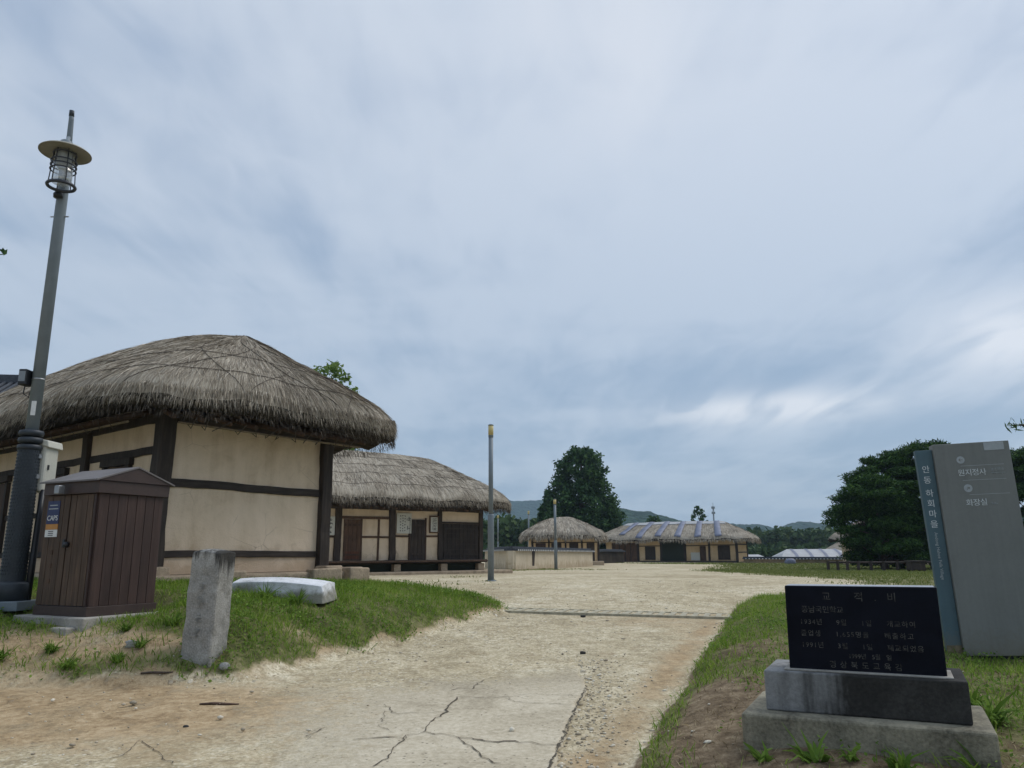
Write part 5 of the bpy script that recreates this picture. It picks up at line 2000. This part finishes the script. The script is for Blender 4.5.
# trees just outside the frame whose twigs reach in
tl = empty('overhanging_tree', (-9.6, 8.9, h1(-9.6, 8.9)), 0, 'tree outside the left edge with one leafy twig reaching into the sky', 'tree')
rg = random.Random(2)
m = MB()
limb(m, (0, 0, -.2), (.4, .1, 3.6), .16, .09, rg, 6, .03)
limb(m, (.4, .1, 3.6), (-.8, .5, 5.6), .08, .03, rg, 5, .05)
limb(m, (.3, .1, 3.2), (.2, -1.2, 5.2), .07, .03, rg, 5, .05)
tw = at(-6, 249, 8.6)
tw = (tw.x + 9.6, tw.y - 8.9, tw.z - h1(-9.6, 8.9))
limb(m, (.4, .1, 3.4), tw, .05, .006, rg, 6, .03)
m.build('trunk', M['bark'], tl, True)
crown('crown', tl, [(-.6, .4, 5.4, 1.1, 1.1, .8), (.1, -1.1, 5.1, .9, .9, .7), (-1.2, 0, 4.6, .9, .9, .6), (.6, .3, 4.6, .8, .8, .5)], 380, .075, M['midleaf'], 3, .2)
rngl = np.random.default_rng(5)
Pl = np.array(tw) + rngl.normal(0, 1, (16, 3)) * np.array([.055, .06, .030]) + np.array([.04, 0, 0])
V, F = quads(Pl, .04, rngl, .2)
npmesh('twig_leaves', V, F, M['darkleaf'], tl)

tr_ = empty('overhanging_pine', (8.6, 9.6, h1(8.6, 9.6)), 0, 'pine outside the right edge with a needled twig above the sign', 'pine tree')
m = MB()
limb(m, (0, 0, -.2), (.3, .1, 4.6), .17, .06, rg, 6, .03)
tp = at(1012, 425, 9.2)
tp = Vector((tp.x - 8.6, tp.y - 9.6, tp.z - h1(8.6, 9.6)))
bp3 = limb(m, (.1, 0, 2.1), tp, .05, .006, rg, 7, .02)
m.build('trunk', M['pinebark'], tr_, True)
crown('crown', tr_, [(.4, .1, 4.8, .9, .9, .5), (1.0, .5, 4.0, .9, .9, .4), (.3, -.9, 3.9, .8, .8, .35), (1.2, -.3, 3.2, .8, .8, .35)], 700, .06, M['pine'], 13, .3, .25)
PP = np.concatenate([np.array(bp3[i].lerp(bp3[i + 1], f)) + rngl.normal(0, 1, (26, 3)) * np.array([.035, .05, .030]) for i in (4, 5, 6) for f in (.2, .6, .95)])
V, F = quads(PP, .05, rngl, .2, .16)
npmesh('twig_needles', V, F, M['darkleaf'], tr_)

# far wood: one mass
cl_ = []
rg = random.Random(77)


def wood_row(xa, xb, Y0, Y1, y_top, n, s0, s1):
    for k in range(n):
        px = xa + (xb - xa) * (k + rg.random()) / n
        Y = rg.uniform(Y0, Y1)
        s = rg.uniform(s0, s1)
        tp_ = at(px, y_top + rg.uniform(-3, 4), Y)
        z = tp_.z - s * .8
        cl_.append((tp_.x, Y, z, s, s, s * .9))
        zz_ = z - s
        while zz_ > -3:
            cl_.append((tp_.x + rg.uniform(-1, 1), Y - rg.uniform(0, 1), zz_, s * 1.15, s * 1.15, s))
            zz_ -= s * 1.2


wood_row(478, 550, 125, 150, 521, 26, 2.0, 3.2)
wood_row(540, 660, 120, 150, 530, 24, 1.8, 3.0)
wood_row(640, 850, 170, 220, 531, 60, 2.2, 3.6)
wood_row(730, 860, 125, 150, 546, 34, 1.3, 2.2)
wood_row(850, 1120, 150, 190, 540, 40, 2.2, 3.6)
fw = crown('far_wood', None, cl_, 26, .55, M['woodleaf'], 55, .25, .7, .35)
tag(fw, 'green mass of woodland behind the village houses', 'woodland', kind='stuff')

# radio mast on the far slope
p = at(714, 522, 330)
ms_ = empty('radio_mast', (p.x, 330, -3.0), 0, 'thin pale radio mast on the skyline over the tarped roof', 'mast')
hm_ = at(714, 507, 330).z + 3.0
MB().lathe([(.5, 0), (.3, hm_)], 10).build('mast_pole', M['polemetal'], ms_, True)
for z in (hm_ - .6, hm_ - 2.8):
    MB().lathe([(.75, z - .1), (.8, z), (.75, z + .8), (.3, z + .9)], 12).build('antenna_ring', M['polemetal'], ms_)
MB().tube([(0, 0, hm_), (0, 0, hm_ + 1.8)], .08, 6).build('tip', M['polemetal'], ms_)


# ------------------------------------------------------------------ grass, weeds, gravel
def scatter(n, x0, x1, y0, y1, keep, seed):
    rng = np.random.default_rng(seed)
    X, Y = rng.uniform(x0, x1, n), rng.uniform(y0, y1, n)
    k = keep(X, Y, rng)
    return X[k], Y[k], rng


def not_under(X, Y):
    ok = np.ones(len(X), bool)
    # cabinet slab, marble block, monument base, sign foot, house 1 footprint, lamp base, stone post
    def rect(cx, cy, rot, x0, x1, y0, y1):
        c, s = math.cos(rot), math.sin(rot)
        lx, ly = (X - cx) * c + (Y - cy) * s, -(X - cx) * s + (Y - cy) * c
        return (lx > x0) & (lx < x1) & (ly > y0) & (ly < y1)
    ok &= ~rect(CX, CY, ROTC, -.2, CW + .12, -.15, CD + .2)
    ok &= ~rect(-3.06, 10.6, R(-8), -.68, .68, -.28, .28)
    ok &= ~rect(1.36, 4.93, R(-26), 0, BW, 0, .82)
    ok &= ~rect(SGX, SGY, math.atan2(-.16, .64), -.1, .7, -.03, .1)
    ok &= ~rect(A1[0], A1[1], ROT1, -.35, LW + .5, -.4, LL)
    ok &= ~rect(LX, LY, 0, -.2, .2, -.2, .2)
    ok &= ~rect(SX, SY, R(-6), -.17, .17, -.13, .13)
    return ok


def make_grass(name, n, box, keep, seed, hmin, hmax, w, mat, label, lean=.5):
    X, Y, rng = scatter(n, *box, keep, seed)
    k = not_under(X, Y)
    X, Y = X[k], Y[k]
    Z = H(X, Y) - .01
    P = np.stack([X, Y, Z], 1)
    m = len(P)
    hh = fbm(X, Y, .5, 61) * .9 + rng.uniform(0, .6, m)
    L = hmin + (hmax - hmin) * np.clip(hh - .3, 0, 1)
    D = np.stack([rng.normal(0, lean, m), rng.normal(0, lean, m), np.ones(m)], 1)
    D /= np.linalg.norm(D, axis=1, keepdims=True)
    V, F = blades(P, D, L, w * rng.uniform(.6, 1.4, m), rng.uniform(.05, .35, m), rng)
    o = npmesh(name, V, F, mat)
    tag(o, label, 'grass', kind='stuff')
    return o


def kL(X, Y, rng):
    g_, b_, s_ = masks(X, Y)
    inl = sdf(X, Y, PL) > -.05
    clump = sst(fbm(X, Y, .28, 41), .30, .55)
    return inl & (rng.uniform(0, 1, len(X)) < np.clip(g_ * (.35 + .65 * clump), 0, 1))


def kR(X, Y, rng):
    g_, b_, s_ = masks(X, Y)
    inr = sdf(X, Y, PR) > -.05
    clump = sst(fbm(X, Y, .3, 43), .36, .56)
    return inr & (rng.uniform(0, 1, len(X)) < np.clip(g_ * (.25 + .75 * clump), 0, 1) * .95)


def kD(X, Y, rng):
    g_, b_, s_ = masks(X, Y)
    inn = np.maximum(sdf(X, Y, PR), sdf(X, Y, PL)) > .1
    return inn & (rng.uniform(0, 1, len(X)) < .35 + .5 * s_)


make_grass('grass', 105000, (-8.5, .2, 7.7, 16.5), kL, 101, .05, .19, .0042, M['grass'], 'lush green grass covering the left bank')
make_grass('grass', 95000, (.5, 8.5, 4.0, 16.8), kR, 102, .04, .15, .0036, M['grass'], 'patchy green grass on the right bank by the road')
make_grass('dry_grass', 24000, (.6, 8.0, 4.0, 15), kD, 103, .03, .10, .0026, M['dry'], 'dry straw-coloured grass and litter on the right bank', 1.1)
make_grass('dry_grass', 9000, (-7.5, -1.0, 7.8, 12), kD, 104, .03, .11, .0030, M['dry'], 'dry grass stems mixed into the left bank', 1.1)


def kW(X, Y, rng):
    g_, b_, s_ = masks(X, Y)
    return (sdf(X, Y, PLAWN) > -.6) & (rng.uniform(0, 1, len(X)) < g_)


make_grass('lawn_grass', 70000, (7.4, 26, 15.2, 45), kW, 105, .04, .12, .012, M['lawn'], 'short yellowish green lawn before the pines')
make_grass('lawn_grass', 26000, (8, 34, 45, 80), kW, 106, .05, .16, .03, M['lawn'], 'thin far grass before the tarped house')


def kY(X, Y, rng):
    f_ = fbm(X, Y, 1.1, 71)
    near_wall = np.exp(-((X - 1.6) / 2.6) ** 2 - ((Y - 41.5) / 2.2) ** 2) + np.exp(-((X + .62) / .35) ** 2 - ((Y - 21.9) / .3) ** 2) * 1.2 + np.exp(-((X + 2.2) / 1.2) ** 2 - ((Y - 20.5) / 1.0) ** 2) * .5 \
        + np.exp(-((X + 1.8) / .5) ** 2 - ((Y - 25) / .4) ** 2) * .8 + np.exp(-((X + 1.3) / 1.8) ** 2 - ((Y - 38) / 2) ** 2) * .8
    return rng.uniform(0, 1, len(X)) < near_wall * sst(f_, .4, .6) * .8


make_grass('yard_weeds', 60000, (-6, 6, 19, 46), kY, 107, .04, .14, .010, M['lawn'], 'sparse tufts of weeds in the sandy yard')


def cover(n, box, poly, seed, size, label):
    """low broad-leaved plants (clover, plantain) in patches"""
    rng = np.random.default_rng(seed)
    X, Y = rng.uniform(box[0], box[1], n), rng.uniform(box[2], box[3], n)
    g_, b_, s_ = masks(X, Y)
    k = (sdf(X, Y, poly) > .0) & (rng.uniform(0, 1, n) < sst(fbm(X, Y, .42, seed), .52, .66) * (.35 + .65 * g_)) & not_under(X, Y)
    X, Y = X[k], Y[k]
    P = np.stack([X, Y, H(X, Y) + rng.uniform(.01, .10, len(X))], 1)
    V, F = quads(P, size, rng, .8, .7)
    o = npmesh('ground_cover', V, F, M['weed'])
    return tag(o, label, 'ground cover', kind='stuff')


cover(60000, (-8.5, 0, 7.7, 14), PL, 211, .017, 'low broad-leaved plants in patches on the left bank')
cover(50000, (.5, 6.5, 4.0, 12), PR, 212, .013, 'low broad-leaved plants in patches on the right bank')


def weed(loc, seed, n, size, label, wide=.016):
    rng = np.random.default_rng(seed)
    a = rng.uniform(0, 2 * math.pi, n)
    P = np.zeros((n, 3)); P[:, 0] = rng.normal(0, .02, n); P[:, 1] = rng.normal(0, .02, n)
    l = rng.uniform(.25, 1.0, n)
    D = np.stack([np.cos(a) * l, np.sin(a) * l, np.full(n, .8)], 1)
    D /= np.linalg.norm(D, axis=1, keepdims=True)
    V, F = blades(P, D, 1.25 * size * rng.uniform(.5, 1.2, n), wide * rng.uniform(.5, 1.2, n), rng.uniform(.1, .6, n), rng)
    o = npmesh('weed', V, F, M['weed'])
    o.location = (loc[0], loc[1], h1(*loc) - .01)
    return tag(o, label, 'weed', 'broad-bladed weeds round the monument')


weed((1.66, 4.60), 1, 20, .20, 'tall weed with curved blades before the middle of the monument base')
weed((1.86, 4.58), 6, 12, .10, 'tiny weed just right of the tall curved weed at the monument')
weed((2.05, 4.42), 2, 26, .17, 'bushy weed low before the right half of the monument base')
weed((2.43, 4.38), 3, 14, .20, 'thin weed at the front right corner of the monument base')
weed((2.95, 5.10), 4, 60, .24, 'large bright weed clump right of the monument base')
weed((1.42, 4.72), 5, 22, .11, 'small leafy weed at the front left corner of the monument')
weed((3.02, 5.42), 14, 40, .2, 'bright weed behind the large clump right of the monument')
for i, (x, y, s, lab) in enumerate(((-3.98, 8.12, .14, 'green tuft at the roadside below the cabinet'), (-4.75, 8.3, .15, 'grass tuft on the bare patch under the cabinet corner'),
                                    (-4.15, 8.62, .12, 'small tuft beside the cabinet slab'), (-3.7, 8.75, .20, 'tall tuft between the cabinet and the stone post'),
                                    (-4.45, 8.08, .17, 'spreading tuft at the foot of the bare patch'), (-5.15, 8.12, .18, 'bushy tuft at the far left roadside'), (-3.85, 8.32, .15, 'tuft just left of the stone post'),
                                    (-2.75, 10.12, .24, 'long-bladed tuft before the white marble block'), (-3.15, 10.15, .22, 'seeding tuft at the left of the white marble block'))):
    weed((x, y), 40 + i, 70, s, lab, .009)

# loose gravel: one mass of small stones
rng = np.random.default_rng(301)
bm = bmesh.new(); bmesh.ops.create_icosphere(bm, subdivisions=1, radius=1.0)
iv = np.array([v.co[:] for v in bm.verts]); if_ = np.array([[v.index for v in f.verts] for f in bm.faces]); bm.free()
N = 9000
X, Y = rng.uniform(-7, 5.5, N), 4.2 + 17 * rng.uniform(0, 1, N) ** 1.3
g_, b_, s_ = masks(X, Y)
edge = np.exp(-((X - redge(np.clip(Y, 3, 7.8)) - .22) / .16) ** 2) * (Y < 9.5)
pr = np.clip(.12 + .5 * sst(fbm(X, Y, .8, 91), .5, .65) + edge * 1.2, 0, 1) * (1 - g_)
on_road = (X < redge(np.clip(Y, 3, 7.8)) - .02) & (X > -2.4) & (Y < 7.6)
pr = np.where(on_road, pr * .12, pr)
k = rng.uniform(0, 1, N) < pr * .8
# extra crumbs along the broken road edge
ye = rng.uniform(4.6, 9.2, 420)
X = np.concatenate([X[k], redge(np.clip(ye, 3, 7.8)) + np.abs(rng.normal(.03, .22, 420))]); Y = np.concatenate([Y[k], ye])
n = len(X)
S = (rng.uniform(.004, .012, n) + .022 * rng.uniform(0, 1, n) ** 9)[:, None, None] * rng.uniform(.6, 1.3, (n, 1, 3)) * np.array([1, 1, .6])
V = iv[None] * (1 + rng.normal(0, .12, (n, len(iv), 1))) * S + np.stack([X, Y, H(X, Y) + .004 + np.where((X < redge(np.clip(Y, 3, 7.8)) - .02) & (Y < 8), .02, 0)], 1)[:, None, :]
F = (if_[None] + (np.arange(n) * len(iv))[:, None, None]).reshape(-1, 3)
tg_ = NT('gravel_stones')
tg_.color(tg_.ramp(tg_.island(), [(.1, (.27, .225, .16)), (.5, (.46, .39, .285)), (.9, (.64, .585, .47))]), .9)
o = npmesh('gravel', V.reshape(-1, 3), F, tg_.m)
tag(o, 'small loose stones scattered over the sandy road', 'gravel', kind='stuff')

# sticks and single stones on the sand
for i, (pxl, Y_, L, rot, lab) in enumerate((((156, 683), 0, .30, 8, 'flat brown bark piece at the foot of the left bank'), ((219, 706), 0, .34, -3, 'thin dark stick lying on the sand below the stone post'))):
    q = gpt(*pxl)
    s_ = MB().tube([(-L / 2, 0, 0), (-L / 6, .012, .006), (L / 5, -.008, .004), (L / 2, .01, 0)], [.012, .02, .018, .008], 7).build('stick', M['brownwood'] if i else M['bark'], None, True)
    s_.location = (q.x, q.y, h1(q.x, q.y) + .012); s_.rotation_euler = (0, 0, R(rot)); s_.scale = (1, 1, .6)
    tag(s_, lab, 'stick')
for i, (pxl, s, lab) in enumerate((((186, 728), .022, 'single dark pebble on the sand below the stick'), ((130, 677), .06, 'pale stone at the edge of the left bank below the cabinet'),
                                   ((583, 617), .04, 'dark stone on the road just before the drain'), ((583, 654), .035, 'small dark stone in the middle of the road'))):
    q = gpt(*pxl)
    s_ = rock(None, M['stone'] if i == 1 else M['stonetop'], (0, 0, 0), (s, s * .8, s * .6), 'loose_stone', 60 + i)
    s_.location = (q.x, q.y, h1(q.x, q.y) + s * .3)
    tag(s_, lab, 'stone')
